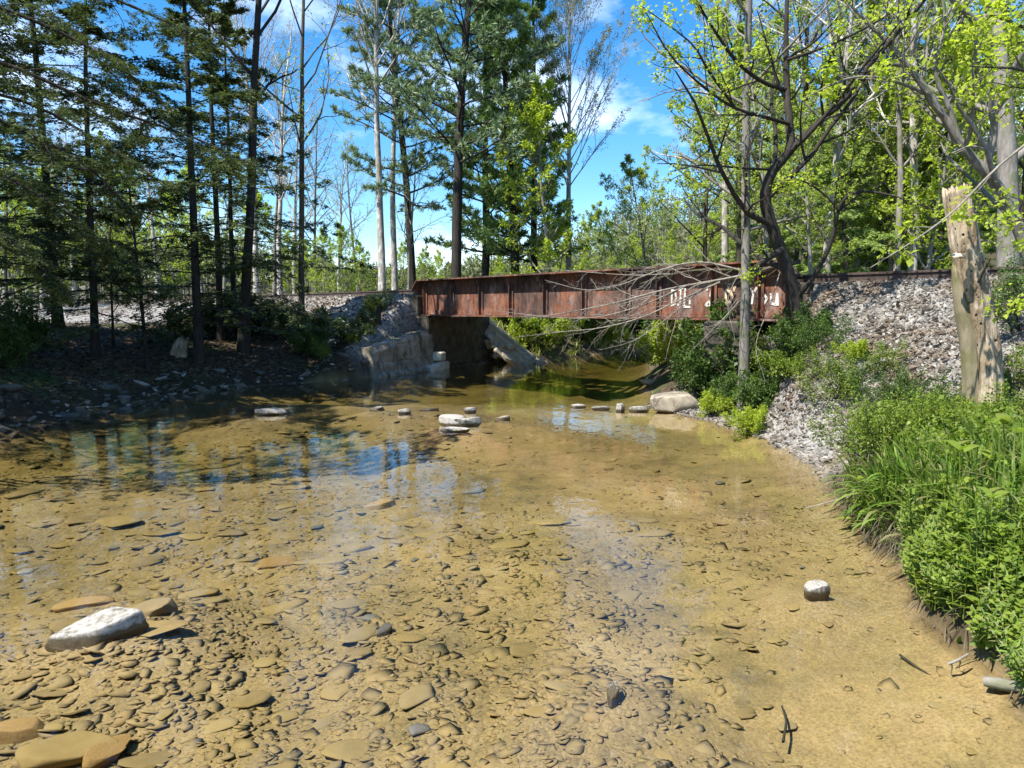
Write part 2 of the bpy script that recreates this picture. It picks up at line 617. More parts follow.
def m_rust():
    m, nt, out = mat_new('rusted_steel')
    v = coord(nt)
    a = noise(nt, v, 1.1, 5, 0.65)
    b = noise(nt, coord(nt, (1, 1, .35)), 9.0, 5, 0.7)
    c1 = ramp(nt, a, [(0.34, (.045, .03, .026)), (0.46, (.105, .062, .048)), (0.54, (.20, .082, .045)), (0.66, (.15, .105, .09))])
    c2 = ramp(nt, b, [(0.38, (.5, .42, .42)), (0.55, (1, 1, 1)), (0.7, (1.35, 1.3, 1.25))])
    c = mixc(nt, 0.9, c1, c2, 'MULTIPLY')
    pal = noise(nt, coord(nt, (1, 1, .6)), 4.0, 5, .7)
    c = mixc(nt, ramp(nt, pal, [(0.56, (0, 0, 0)), (0.64, (.55, .55, .55))]), c, (.26, .20, .18))
    principled(nt, out, c, 0.8, bump(nt, b, 0.4, 0.01), 0.25)
    return m


def m_plain(name, col, rough=0.8, var=0.35, sc_=8.0, spec=0.25, metal=0.0):
    m, nt, out = mat_new(name)
    a = noise(nt, coord(nt), sc_, 5, 0.65)
    lo = tuple(c * (1 - var) for c in col)
    hi = tuple(c * (1 + var) for c in col)
    principled(nt, out, ramp(nt, a, [(0.35, lo), (0.65, hi)]), rough, bump(nt, a, 0.4, 0.01), spec, metal)
    return m


def m_masonry():
    m, nt, out = mat_new('old_masonry')
    v = coord(nt)
    a = noise(nt, v, 2.2, 5, 0.65)
    st = noise(nt, coord(nt, (1.6, 1.6, .5)), 2.5, 5, 0.65)
    c = ramp(nt, a, [(0.35, (.17, .15, .115)), (0.5, (.28, .255, .21)), (0.68, (.40, .37, .315))])
    c = mixc(nt, ramp(nt, st, [(0.5, (0, 0, 0)), (0.62, (.8, .8, .8))]), c, (.05, .048, .035))
    c = mixc(nt, .7, c, ramp(nt, island(nt), [(0, (.75, .74, .70)), (.5, (.95, .94, .91)), (1, (1.2, 1.18, 1.12))]), 'MULTIPLY')
    mo = noise(nt, v, 5.0, 4)
    c = mixc(nt, ramp(nt, mo, [(0.56, (0, 0, 0)), (0.66, (.6, .6, .6))]), c, (.07, .08, .03))
    principled(nt, out, c, 0.92, bump(nt, a, 0.8, 0.05), 0.15)
    return m


M = {}
M['ground'] = m_ground()
M['water'] = m_water()
M['rust'] = m_rust()
M['rail'] = m_plain('rail_steel', (.07, .05, .04), 0.6, .4)
M['tie'] = m_plain('creosoted_wood', (.055, .045, .036), 0.9, .4)
M['masonry'] = m_masonry()
M['shade_masonry'] = m_plain('masonry_shade_tone', (.075, .066, .05), .95, .5, 4)  # masonry colour darkened to stand for the shade under the bridge
M['pale_stone'] = m_stone('pale_cut_stone', [(0.3, (.30, .26, .19)), (0.5, (.46, .41, .32)), (0.7, (.58, .53, .43))], 3.0)
M['paint_white'] = m_plain('white_paint', (.55, .53, .49), 0.7, .15)
M['paint_tan'] = m_plain('faded_tan_paint', (.55, .42, .27), 0.8, .2)
M['gravel'] = m_stone('crushed_grey_stone', [(0.15, (.115, .105, .09)), (0.45, (.205, .19, .17)), (0.85, (.32, .30, .27))], 9, isl=True, per_obj=0.8, stain=(.52, .40, .29))
M['shore'] = m_stone('damp_shore_stone', [(0.15, (.07, .06, .045)), (0.5, (.17, .15, .12)), (0.85, (.33, .30, .26))], 9, isl=True, per_obj=0.8)
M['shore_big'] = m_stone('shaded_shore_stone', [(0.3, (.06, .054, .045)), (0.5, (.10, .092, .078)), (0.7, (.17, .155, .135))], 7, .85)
M['pebble'] = m_silted('silted_pebble', [(0.06, (.06, .058, .055)), (0.16, (.12, .10, .072)), (0.35, (.18, .13, .055)), (0.6, (.22, .165, .08)), (0.75, (.18, .15, .105)), (0.85, (.235, .145, .062)), (0.97, (.31, .28, .22))], .72)
M['slab'] = m_silted('silted_slab', [(0.2, (.115, .085, .036)), (0.45, (.205, .145, .05)), (0.65, (.24, .18, .07)), (0.8, (.19, .155, .095))], .6, 8, False)
M['slab_orange'] = m_stone('orange_silted_slab', [(0.3, (.23, .145, .05)), (0.7, (.32, .215, .09))], 9, 0.8, bmp=.4)
M['slab_dark'] = m_stone('dark_blue_grey_stone', [(0.3, (.075, .072, .07)), (0.7, (.17, .16, .15))], 12, 0.6, bmp=.3)
M['rock_white'] = m_stone('sun_bleached_rock', [(0.34, (.13, .115, .09)), (0.44, (.29, .265, .22)), (0.55, (.38, .36, .32)), (0.7, (.44, .43, .39))], 6, 0.85, wet=(.075, .056, .03), per_obj=.1, bmp=.5)
M['rock_grey'] = m_stone('grey_creek_rock', [(0.3, (.18, .165, .14)), (0.5, (.31, .285, .25)), (0.7, (.43, .405, .365))], 7, 0.85, wet=(.07, .055, .032), per_obj=.25, bmp=.5)
M['rock_tan'] = m_stone('tan_bank_boulder', [(0.3, (.20, .165, .115)), (0.5, (.31, .265, .20)), (0.7, (.40, .35, .27))], 4, 0.9, wet=(.09, .068, .038), per_obj=.15, bmp=.5)
M['bark_dark'] = m_bark('dark_bark', (.012, .011, .010), (.055, .048, .04))
M['bark_brown'] = m_bark('brown_bark', (.03, .025, .02), (.13, .11, .085), moss=(.06, .07, .03))
M['bark_pale'] = m_bark('pale_grey_bark', (.16, .145, .12), (.42, .39, .34), 7, .3, spots=(.52, .5, .46))
M['bark_grey'] = m_bark('grey_bark', (.09, .08, .068), (.27, .25, .22), 8, .25, moss=(.12, .13, .07))
M['twig_dead'] = m_bark('bleached_dead_twig', (.10, .088, .07), (.29, .262, .22), 8, .3)
M['snag'] = m_bark('barkless_dead_wood', (.24, .18, .12), (.66, .56, .42), 7, .3, moss=(.36, .27, .17), spots=(.27, .205, .135), bmp=1.0, holes=True)
M['split'] = m_bark('mossy_dead_wood', (.12, .10, .06), (.32, .27, .18), 7, .25, moss=(.16, .15, .07))
M['vine'] = m_bark('vine_bark', (.10, .085, .06), (.26, .23, .18))
M['lf_spring'] = m_leaf('spring_leaf', [(.24, .31, .06), (.31, .385, .08), (.40, .46, .11), (.27, .34, .09)], .55)
M['lf_lime'] = m_leaf('lime_leaf', [(.27, .35, .03), (.36, .44, .045), (.45, .50, .07), (.30, .385, .04)], .58)
M['lf_bud'] = m_leaf('pale_bud', [(.22, .22, .10), (.30, .29, .16), (.20, .22, .10)], .4)
M['lf_green'] = m_leaf('shrub_leaf', [(.045, .085, .016), (.07, .125, .022), (.10, .165, .03), (.06, .11, .03)], .4)
M['lf_pine'] = m_leaf('pine_needle', [(.13, .19, .10), (.175, .245, .12), (.23, .30, .14), (.14, .21, .14)], .25, tgain=(1, 1.1, .8))
M['lf_pine2'] = m_leaf('green_pine_needle', [(.12, .20, .06), (.17, .26, .075), (.23, .32, .09)], .25, tgain=(1, 1.1, .8))
M['lf_soft'] = m_leaf('soft_evergreen_needle', [(.19, .27, .07), (.25, .335, .09), (.31, .39, .12), (.21, .29, .10)], .42)
M['lf_hem'] = m_leaf('hemlock_needle', [(.03, .055, .02), (.06, .09, .03), (.125, .145, .05), (.04, .07, .03)], .38)
M['grass'] = m_leaf('grass_blade', [(.045, .09, .012), (.10, .185, .02), (.17, .28, .04), (.27, .36, .07), (.08, .15, .02), (.26, .24, .11), (.13, .23, .03)], .45)
M['herb'] = m_leaf('herb_leaf', [(.08, .14, .018), (.145, .22, .025), (.21, .29, .035), (.29, .36, .055), (.12, .19, .03), (.24, .26, .06)], .5)
M['dry'] = m_leaf('dry_grass', [(.24, .20, .11), (.38, .33, .20), (.17, .14, .07), (.17, .22, .06)], .25, tgain=(1, .95, .8))
M['thatch'] = m_leaf('old_thatch', [(.05, .04, .025), (.12, .095, .055), (.22, .18, .11), (.08, .06, .035), (.08, .13, .03)], .2, tgain=(1, .95, .8))
M['mudleaf'] = m_leaf('wet_dead_leaf', [(.018, .013, .008), (.04, .028, .016), (.07, .05, .028), (.03, .022, .012)], .1, tgain=(1, .9, .7))
M['farbank'] = m_leaf('far_bank_growth', [(.26, .22, .12), (.36, .40, .06), (.20, .28, .04), (.40, .35, .21), (.28, .36, .05)], .4)
M['litter'] = m_leaf('fallen_leaf', [(.035, .023, .012), (.07, .045, .023), (.11, .08, .045), (.19, .15, .095)], .15, tgain=(1, .9, .7))
M['fungus'] = m_plain('shelf_fungus', (.55, .42, .30), .8, .3, 12)
M['woods'] = m_leaf('distant_foliage', [(.10, .13, .04), (.15, .185, .05), (.20, .23, .08), (.17, .16, .12), (.12, .16, .05)], .4)

# ------------------------------------------------------------------ ground and water
def ticks(lo, a, b, hi, d, grow=1.16):
    mid = list(np.arange(a, b + 1e-6, d))
    up, s = [], d
    while (up[-1] if up else b) < hi:
        s *= grow
        up.append((up[-1] if up else b) + s)
    dn, s = [], d
    while (dn[-1] if dn else a) > lo:
        s *= grow
        dn.append((dn[-1] if dn else a) - s)
    return np.array(dn[::-1] + mid + up)


gx = ticks(-600, -8, 7.5, 600, 0.085)
gy = ticks(-40, 0.5, 24, 900, 0.085)
GX, GY = np.meshgrid(gx, gy)
Z, SD, BAL, BAR, WET = terrain(GX, GY)
MUD = terrain.mud
g = Geo()
nx, ny = len(gx), len(gy)
ii, jj = np.meshgrid(np.arange(ny - 1), np.arange(nx - 1), indexing='ij')
q = np.stack([ii * nx + jj, ii * nx + jj + 1, (ii + 1) * nx + jj + 1, (ii + 1) * nx + jj], -1).reshape(-1, 4)
g.add(np.stack([GX, GY, Z], -1).reshape(-1, 3), q)
ground = g.obj('ground', M['ground'], attrs={'ballast': BAL.ravel(), 'bar': BAR.ravel(), 'wet': WET.ravel(), 'mud': MUD.ravel()})
tag(ground, kind='structure')

g = Geo()
box_geo(g, (4.5, 5, -1.25), X3, Y3, Z3, 18, 34, 1.25)
water = g.obj('creek_water', M['water'], smooth=False)
tag(water, kind='structure')


# ------------------------------------------------------------------ stones
def stone_shape(seed, sub=2, flat=0.4, ang=0.97, rough=0.0):
    import bmesh
    bm = bmesh.new()
    bmesh.ops.create_icosphere(bm, subdivisions=sub, radius=1.0)
    V = np.array([v.co[:] for v in bm.verts])
    F = np.array([[v.index for v in f.verts] for f in bm.faces])
    bm.free()
    R = np.random.default_rng(seed)
    V = V * (1 + .25 * np.sin(V @ R.normal(0, 1.6, (3, 3)) + R.uniform(0, 6, 3)).mean(1, keepdims=True))
    for _ in range(11):                      # planar breaks give a split-stone outline
        n = R.normal(0, 1, 3); n[2] *= .4; n /= np.linalg.norm(n)
        lim = R.uniform(.45, .82)
        d = V @ n
        V = V - np.maximum(d - lim, 0)[:, None] * n * ang
    tn = R.normal(0, .12, 2)
    top = R.uniform(.45, .62)
    zc = V[:, 2] - V[:, :2] @ tn
    V[:, 2] -= np.maximum(zc - top, 0) * .85
    V[:, 2] *= flat
    V[:, 1] *= R.uniform(.55, .85)
    V = V + (R.normal(0, .012, V.shape) if not rough else 0)
    if rough:
        V = V * (1 + rough * (fbm(V[:, 0] * 2.5 + V[:, 2] * 2, V[:, 1] * 2.5 - V[:, 2] * 3, seed, 4)[:, None]))
    V[:, :2] /= np.abs(V[:, 0]).max()
    return V, F


SHP = [stone_shape(i, 2, .38) for i in range(10)]
SHP_HI = [stone_shape(i, 4, .45, .86, .05) for i in range(10)]
SHP_LO = [stone_shape(100 + i, 1, .55) for i in range(10)]
SHP_RD = [stone_shape(200 + i, 1, .5, .75) for i in range(5)] + [stone_shape(230 + i, 1, .42, .95) for i in range(9)]


def scatter(geo, shapes, x, y, z, size, R, flatten=1.0, tilt=.2, align=None):
    n = len(x)
    pick = R.integers(0, len(shapes), n)
    az = R.uniform(0, 2 * np.pi, n) if align is None else R.normal(align, .6, n)
    tx, ty = R.normal(0, tilt, n), R.normal(0, tilt, n)
    for k, (V, F) in enumerate(shapes):
        idx = np.where(pick == k)[0]
        if not len(idx): continue
        v = V[None] * size[idx][:, None, None] * R.uniform(.8, 1.2, (len(idx), 1, 3))
        v[..., 2] *= flatten
        v[..., 2] += v[..., 0] * tx[idx][:, None] + v[..., 1] * ty[idx][:, None]
        c, s = np.cos(az[idx])[:, None], np.sin(az[idx])[:, None]
        w = np.stack([v[..., 0] * c - v[..., 1] * s + x[idx][:, None], v[..., 0] * s + v[..., 1] * c + y[idx][:, None], v[..., 2] + z[idx][:, None]], -1)
        f = (F[None] + (np.arange(len(idx)) * len(V))[:, None, None]).reshape(-1, 3)
        geo.add(w.reshape(-1, 3), f)


R = np.random.default_rng(3)
# small pebbles of the bed
n = 48000
yy = 1.5 + (R.random(n) ** 1.7) * 10.5
xx = R.uniform(-.78, .72, n) * (yy + .3)
zz, sdd, _, _, _ = terrain(xx, yy)
dens = np.clip(.62 + 1.5 * fbm(xx * .55, yy * .55, 71, 3) - .28 * sst(.4, 2.2, xx) * sst(3.0, 4.0, yy), .06, 1)
k = (sdd < -.06) & (R.random(n) < dens)
xx, yy, zz = xx[k], yy[k], zz[k]
size = np.clip(R.lognormal(math.log(.020), .55, len(xx)), .008, .085)
g = Geo()
scatter(g, SHP_RD, xx, yy, zz - size * .04, size, R, .33, .2, align=.5)
tag(g.obj('bed_pebbles', M['pebble']), kind='stuff')

# larger flat stones lying on the bed: each one a thing
slab_meshes = {}


def stone_obj(name, mat, x, y, z, size, rz, label, cat, group=None, shape=0, sc3=(1, 1, 1), tilt=(0, 0), hi=False):
    key = (shape, mat, hi)
    SH_ = SHP_HI if hi else SHP
    if key not in slab_meshes:
        gg = Geo()
        gg.add(SH_[shape][0], SH_[shape][1])
        slab_meshes[key] = gg.mesh(name, M[mat], smooth=True)
    o = bpy.data.objects.new(name, slab_meshes[key])
    COL.objects.link(o)
    o.location = (x, y, z)
    o.scale = (size * sc3[0], size * sc3[1], size * sc3[2])
    o.rotation_euler = (tilt[0], tilt[1], rz)
    return tag(o, label, cat, group)


placed = []
cnt = 0
tries = 0
while cnt < 250 and tries < 9000:
    tries += 1
    y = 1.7 + (random.Random(tries).random() ** 1.35) * 9.5
    rr_ = random.Random(tries * 7 + 1)
    x = rr_.uniform(-.72, .66) * y
    if rr_.random() > (0.95 if x < -.12 * y else 0.45): continue
    s = min(.30, max(.045, rr_.lognormvariate(math.log(.125 if x < -.1 * y else .065), .45)))
    if any((x - a) ** 2 + (y - b) ** 2 < (.75 * (s + c)) ** 2 for a, b, c in placed): continue
    zt, st = [float(v[0]) for v in terrain(np.array([x]), np.array([y]))[:2]]
    if st > -.25: continue
    placed.append((x, y, s))
    drk = rr_.random() < .07
    h = min(.8, max(.25, (-zt - .03) / (s * .62)))
    if drk:
        stone_obj('creek_stone', 'slab_dark', x, y, zt + .01, s * .75, rr_.gauss(.5, .5), 'small dark blue grey stone lying on the tan creek bed', 'stone', 'dark stones on the creek bed', cnt % 10, (1, .9, min(h, .9)), (rr_.gauss(0, .06), rr_.gauss(0, .06)))
    else:
        stone_obj('flat_stone', 'slab', x, y, zt + .004 - .01 * s, s, rr_.gauss(.45, .45), 'flat silt covered ochre stone lying under the shallow water', 'stone', 'flat stones on the creek bed', cnt % 10, (1, .95, min(h, .62) * .65), (rr_.gauss(0, .05), rr_.gauss(0, .05)))
    cnt += 1

# named rocks
def rock(px, py, wpx, mat, label, h=.08, rz=0, shape=0, dy=.85, name='creek_rock', z=0.0, tilt=(0, 0), deep=False):
    """h: height of the top over the water, or over the bed for a sunken stone"""
    p = on(px, py, z)
    s = wpx / FPX * p.y / 2 / .9
    zb = gz(p.x, p.y)
    bot = min(zb, z) - .05
    top = zb + h if deep else z + h
    V = SHP_HI[shape][0]
    sz = (top - bot) / (V[:, 2].max() - V[:, 2].min())
    o = stone_obj(name, mat, p.x, p.y, bot - V[:, 2].min() * sz, 1.0, rz, label, 'rock', None, shape, (1, 1, 1), tilt, True)
    o.scale = (s, s * dy, sz)
    return o


rock(102, 632, 92, 'rock_white', 'large white topped rock breaking the surface in the left foreground', .085, .42, 2, .85, tilt=(.10, -.05))
rock(152, 608, 44, 'slab', 'brown submerged rock touching the white topped rock', .07, .3, 4, .8, z=-.05, deep=True)
rock(813, 594, 33, 'rock_white', 'small pale rock standing out of the water near the grassy bank', .07, .2, 5, .9)
rock(613, 692, 30, 'rock_white', 'small white angular stone tip in the centre foreground', .03, 1.2, 2, .9)
rock(664, 768, 18, 'rock_white', 'small white stone at the bottom edge of the creek', .03, .2, 3, .9)
rock(268, 414, 34, 'rock_grey', 'pale rounded rock alone below the dark left bank', .09, .1, 1, .8)
rock(454, 424, 34, 'rock_grey', 'larger grey rock of the midstream pair', .13, .0, 6, .9)
rock(466, 425, 30, 'rock_white', 'pointed pale rock leaning on the larger midstream rock', .11, .4, 9, .8)
rock(454, 431, 30, 'rock_white', 'low white rock in front of the larger midstream rock', .05, -.15, 8, .6)
rock(469, 412, 14, 'rock_white', 'small rounded white rock behind the midstream pair', .08, .3, 9, .9)
rock(405, 413, 15, 'rock_grey', 'small pale rock left of the midstream pair', .08, .6, 3, .9)
rock(377, 409, 14, 'rock_grey', 'low flat pale rock between the left bank rock and the midstream rocks', .04, .2, 4, .8)
rock(430, 409, 20, 'rock_grey', 'thin flat rock at the riffle behind the midstream pair', .02, .2, 2, .6)
rock(503, 419, 16, 'rock_tan', 'small brown rock right of the midstream pair', .05, .2, 2, .8)
rock(577, 407, 16, 'rock_grey', 'low pale rock at the left end of the stepping row', .05, .1, 0, .7)
rock(598, 409, 22, 'rock_grey', 'flat pale rock second in the stepping row', .05, -.1, 5, .6)
rock(620, 411, 14, 'rock_grey', 'upright pointed grey rock in the stepping row', .12, .9, 7, .9)
rock(637, 411, 22, 'rock_white', 'rounded white rock next to the big tan boulder', .08, .1, 1, .7)
rock(674, 411, 56, 'rock_tan', 'big tan boulder with a slanting top at the gravel bar tip', .30, .15, 6, .8, name='boulder', tilt=(0, -.15))
rock(694, 408, 34, 'rock_tan', 'tan slab leaning on the right side of the big boulder', .25, .9, 3, .8, name='boulder', tilt=(0, .25))
rock(657, 386, 46, 'rock_tan', 'flat tan slab on the bank behind the big boulder', .16, .1, 9, .6, name='boulder')
rock(380, 497, 36, 'slab_orange', 'pinkish stone under the reflected blue sky', .06, .5, 2, .8, 'flat_stone', -.1, deep=True)
rock(270, 549, 56, 'slab_orange', 'orange flat stone on the bed left of centre', .05, .25, 7, .8, 'flat_stone', -.1, deep=True)
rock(75, 592, 66, 'slab_orange', 'long orange brown slab behind the white topped rock', .05, .35, 5, .6, 'flat_stone', -.12, deep=True)
rock(385, 622, 24, 'slab_dark', 'dark edged upright stone in the left centre of the bed', .05, 1.0, 4, .5, 'flat_stone', -.1, deep=True)
rock(60, 748, 110, 'slab', 'broad flat slab in the bottom left corner', .05, .3, 0, .8, 'flat_stone', -.15, deep=True)
rock(20, 735, 60, 'slab_orange', 'ochre slab at the left edge of the foreground', .05, .5, 6, .7, 'flat_stone', -.15, deep=True)
rock(105, 750, 54, 'slab_orange', 'yellowish block beside the broad corner slab', .06, 1.1, 8, .9, 'flat_stone', -.15, deep=True)

# crushed stone on the embankment and the gravel bar
g = Geo()
n = 60000
tt = np.concatenate([R.uniform(10.6, 17.5, n), R.uniform(-14, .9, 14000), R.uniform(-34, -13, 9000)])
ss = np.concatenate([R.uniform(.0, 4.2, n), R.uniform(.0, 3.6, 14000), R.uniform(0, 7.5, 9000)])
xx = P0[0] + tt * TD[0] + ss * TN[0]
yy = P0[1] + tt * TD[1] + ss * TN[1]
zz, sdd, bal, bar, _ = terrain(xx, yy)
k = (R.random(len(xx)) < bal * .9 + .015) & (sdd > .3)
xx, yy, zz = xx[k], yy[k], zz[k]
scatter(g, SHP_LO, xx, yy, zz, np.clip(np.where(tt[k] > 5, R.lognormal(math.log(.023), .35, len(xx)), R.lognormal(math.log(.034), .3, len(xx))), .012, .06), R, 1.3, .5)
tag(g.obj('ballast_gravel', M['gravel'], smooth=False), kind='stuff')
g = Geo()
n = 14000
xx, yy = R.uniform(2.0, 6, n), R.uniform(6.5, 13.3, n)
zz, sdd, bal, bar, _ = terrain(xx, yy)
k = (R.random(n) < bar * 1.2 + .04) & (sdd > -.12)
xx, yy, zz = xx[k], yy[k], zz[k]
scatter(g, SHP_LO, xx, yy, zz, np.clip(R.lognormal(math.log(.030), .42, len(xx)), .012, .1), R, .9, .3)
tag(g.obj('bar_gravel', M['gravel'], smooth=False), kind='stuff')
g = Geo()
n = 6000
yy = R.uniform(8.5, 19, n)
xx = R.uniform(-8.5, -2.3, n)
zz, sdd, bal, bar, _ = terrain(xx, yy)
k = (sdd > -.25) & (sdd < .05 + .7 * R.random(n) ** 2)
xx, yy, zz = xx[k], yy[k], zz[k]
scatter(g, SHP, xx, yy, zz, np.clip(R.lognormal(math.log(.055), .5, len(xx)), .02, .2), R, .9, .25)
tag(g.obj('shore_gravel', M['shore'], smooth=False), kind='stuff')
rb = random.Random(5)
for i in range(24):
    y = rb.uniform(10, 18)
    e = np.interp(y, [10, 12, 14.4, 15.9, 17, 18.3], [-7.0, -6.7, -6.3, -5.2, -3.9, -2.75])
    x = e + rb.uniform(-.75, .25)
    s = rb.uniform(.1, .26)
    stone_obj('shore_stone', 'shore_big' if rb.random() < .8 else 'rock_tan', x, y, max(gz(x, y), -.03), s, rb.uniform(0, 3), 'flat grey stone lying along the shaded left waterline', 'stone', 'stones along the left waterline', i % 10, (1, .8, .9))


# ------------------------------------------------------------------ the bridge
def B(t, s, z):
    return np.array([P0[0] + t * TD[0] + s * TN[0], P0[1] + t * TD[1] + s * TN[1], z])


B_ = B


T3, N3 = (TD[0], TD[1], 0), (TN[0], TN[1], 0)
ZB, ZT, BL = 1.48, 2.36, 11.0
bridge = thing('railway_bridge', 'rusty steel plate girder railway bridge crossing the creek', 'bridge', (0, 0, 0))
gird_parent = []
for gi, s0 in enumerate((0.0, -2.3)):
    g = Geo()
    c = .22
    B = lambda t, s_, z, sh=(-1.6 if gi else 0): B_(t + sh, s_, z)
    out_ = [(0, ZB), (BL, ZB), (BL, ZT - c), (BL - c, ZT), (c, ZT), (0, ZT - c)]
    v = [B(t, s0 + .007, z) for t, z in out_] + [B(t, s0 - .007, z) for t, z in out_]
    g.add(v, [[0, 1, 2, 5], [2, 3, 4, 5]], [[11, 8, 7, 6], [11, 10, 9, 8]])
    for z in (ZB + .06, ZT - .06):                # flange angles on the web
        for sg in (1, -1):
            a0, a1 = (0.02, BL - .02) if z < 2 else (c + .02, BL - c - .02)
            box_geo(g, B((a0 + a1) / 2, s0 + sg * .015, z), T3, N3, Z3, (a1 - a0) / 2, .007, .055)
    # rivet heads, two rows
    rv = []
    for z in (ZB + .07, ZT - .07):
        for k in range(int((BL - .6) / .13)):
            rv.append(B(.3 + k * .13, s0 + .024, z))
    rv = np.array(rv)
    o8 = np.array([(1, 0, 0), (-1, 0, 0), (0, 0, 1), (0, 0, -1)]) * .016
    tip = np.array(N3) * .014
    ax = np.array([T3, np.array(T3) * -1, Z3, np.array(Z3) * -1]) * .017
    V = np.concatenate([rv[:, None] + ax[None], (rv + tip)[:, None]], 1).reshape(-1, 3)
    F = (np.array([[0, 2, 4], [2, 1, 4], [1, 3, 4], [3, 0, 4]])[None] + (np.arange(len(rv)) * 5)[:, None, None]).reshape(-1, 3)
    g.add(V, F)
    gird = g.obj('girder', M['rust'], bridge, smooth=False)
    f = Geo()
    box_geo(f, B(BL / 2, s0, ZT + .017), T3, N3, Z3, BL / 2 - c, .25, .016)
    for e, sg in ((0, 1), (BL, -1)):
        dv = np.array(T3) * sg * c + np.array(Z3) * c
        L = np.linalg.norm(dv)
        up = np.cross(dv / L, np.array(N3)); up = up if up[2] > 0 else -up
        box_geo(f, B(e + sg * c / 2, s0, ZT - c / 2) + up * .017, dv / L, N3, up, L / 2, .248, .015)
        box_geo(f, B(e - sg * .012, s0, (ZB + ZT - c) / 2), T3, N3, Z3, .011, .14, (ZT - c - ZB) / 2)
    f.obj('top_flange', M['rust'], gird, smooth=False)
    f = Geo()
    box_geo(f, B(BL / 2, s0, ZB - .018), T3, N3, Z3, BL / 2, .15, .017)
    f.obj('bottom_flange', M['rust'], gird, smooth=False)
    for k, t in enumerate((.36, 1.66, 2.88, 4.06, 5.25, 6.45, 7.65, 8.4, 9.6, 10.5)):
        f = Geo()
        hz = (ZT - ZB - .01) / 2
        zc = (ZT + ZB) / 2
        for sg in (1, -1):
            box_geo(f, B(t, s0 + sg * .065, zc), T3, N3, Z3, .007, .055, hz - .002)
            box_geo(f, B(t + .035, s0 + sg * .031, zc), T3, N3, Z3, .027, .008, hz - .004)
        f.obj('stiffener', M['rust'], gird, smooth=False)
    gird_parent.append(gird)
    B = B_


def lettering(strokes, t0, z0, hgt, wid, sw, mat, name='painted_lettering'):
    f = Geo()
    kx = 0
    for ox, st in strokes:
        for poly in st:
            pts = [B(t0 + (ox + p[0]) * wid, .0125 + kx * .0004, z0 + p[1] * hgt) for p in poly]
            kx += 1
            for a, b in zip(pts[:-1], pts[1:]):
                d = b - a
                L = np.linalg.norm(d)
                d = d / L
                up = np.cross(np.array(N3), d)
                box_geo(f, (a + b) / 2, d, N3, up, L / 2 + sw * .35, .0035, sw / 2)
    return f.obj(name, mat, gird_parent[0], smooth=False)


LD = [[(0, 0), (0, 1)], [(0, 1), (.45, .9), (.6, .5), (.45, .08), (0, 0)]]
LJ = [[(.35, 1.25), (.35, .1), (.18, -.08), (.02, .05)], [(.1, 1.0), (.62, 1.12)]]
LL = [[(.1, 1.05), (.02, -.1), (.75, -.12)], [(.72, .35), (.75, .1)]]
o_ = lettering([(0, LD), (.85, LJ), (1.7, LL)], 8.68, 1.70, .27, .165, .036, M['paint_white'])
o_['label'] = 'white painted letters DJL'
lettering([(0, [[(0, 0), (.3, .25), (.55, .05), (.3, -.1), (.02, 0)], [(.1, 1.0), (.16, 1.15)], [(.55, .95), (.45, .6)]])], 9.42, 1.70, .26, .2, .034, M['paint_white'])
o_ = lettering([(0, LD), (.75, [[(.0, 1.0), (.1, 1.3)]])], 9.83, 1.74, .2, .2, .045, M['paint_tan'])
o_['label'] = 'faded tan painted letter D'
lettering([(0, [[(0, 1.1), (.28, .75), (.5, 1.15)], [(.28, .75), (.2, .1)]]), (.8, [[(.2, 0), (0, .35), (.2, .7), (.45, .4), (.2, 0)]]), (1.5, [[(0, .7), (.05, .1), (.35, 0), (.45, .7)], [(.45, .7), (.5, .0)]])], 10.28, 1.70, .24, .26, .038, M['paint_white'])

for k in range(24):
    t = .5 + k * .43
    f = Geo()
    box_geo(f, B(t, -1.15, 1.94), T3, N3, Z3, .11, 1.10, .085, .012)
    f.obj('cross_tie', M['tie'], bridge, smooth=False)
f = Geo()
for s in (-.75, -1.55):
    box_geo(f, B(BL / 2, s, 1.66), T3, N3, Z3, BL / 2 - .2, .06, .19)
f.obj('stringer', M['rust'], bridge, smooth=False)

# rails and ties on the banks
RP = [(-.07, 0), (.07, 0), (.07, .014), (.012, .03), (.012, .105), (.035, .115), (.035, .148), (-.035, .148), (-.035, .115), (-.012, .105), (-.012, .03), (-.07, .014)]
for s, lab in ((-.43, 'near steel rail of the railway line across the bridge'), (-1.87, 'far steel rail of the railway line across the bridge')):
    g = Geo()
    tl = np.linspace(-90, 45, 136)
    V = np.array([[B(t, s + a, 2.03 + b) for a, b in RP] for t in tl])
    k = len(RP)
    F = [[i * k + j, i * k + (j + 1) % k, (i + 1) * k + (j + 1) % k, (i + 1) * k + j] for i in range(len(tl) - 1) for j in range(k)]
    g.add(V.reshape(-1, 3), F)
    tag(g.obj('rail', M['rail'], smooth=False), lab, 'rail')
g = Geo()
box_geo(g, (0, 0, 0), T3, N3, Z3, .11, 1.25, .085, .012)
tie_me = g.mesh('railway_tie', M['tie'], False)
for t in list(np.arange(-14, -.2, .56)) + list(np.arange(11.3, 18, .56)):
    o = bpy.data.objects.new('railway_tie', tie_me)
    COL.objects.link(o)
    o.location = B(t, -1.15, 1.945)
    tag(o, 'dark wooden tie bedded in the grey ballast under the rails', 'railway tie', 'ties of the track beside the bridge')

# abutments
K3, KN = (KD[0], KD[1], 0), (KD[1], -KD[0], 0)      # along the face, out of the face to the right


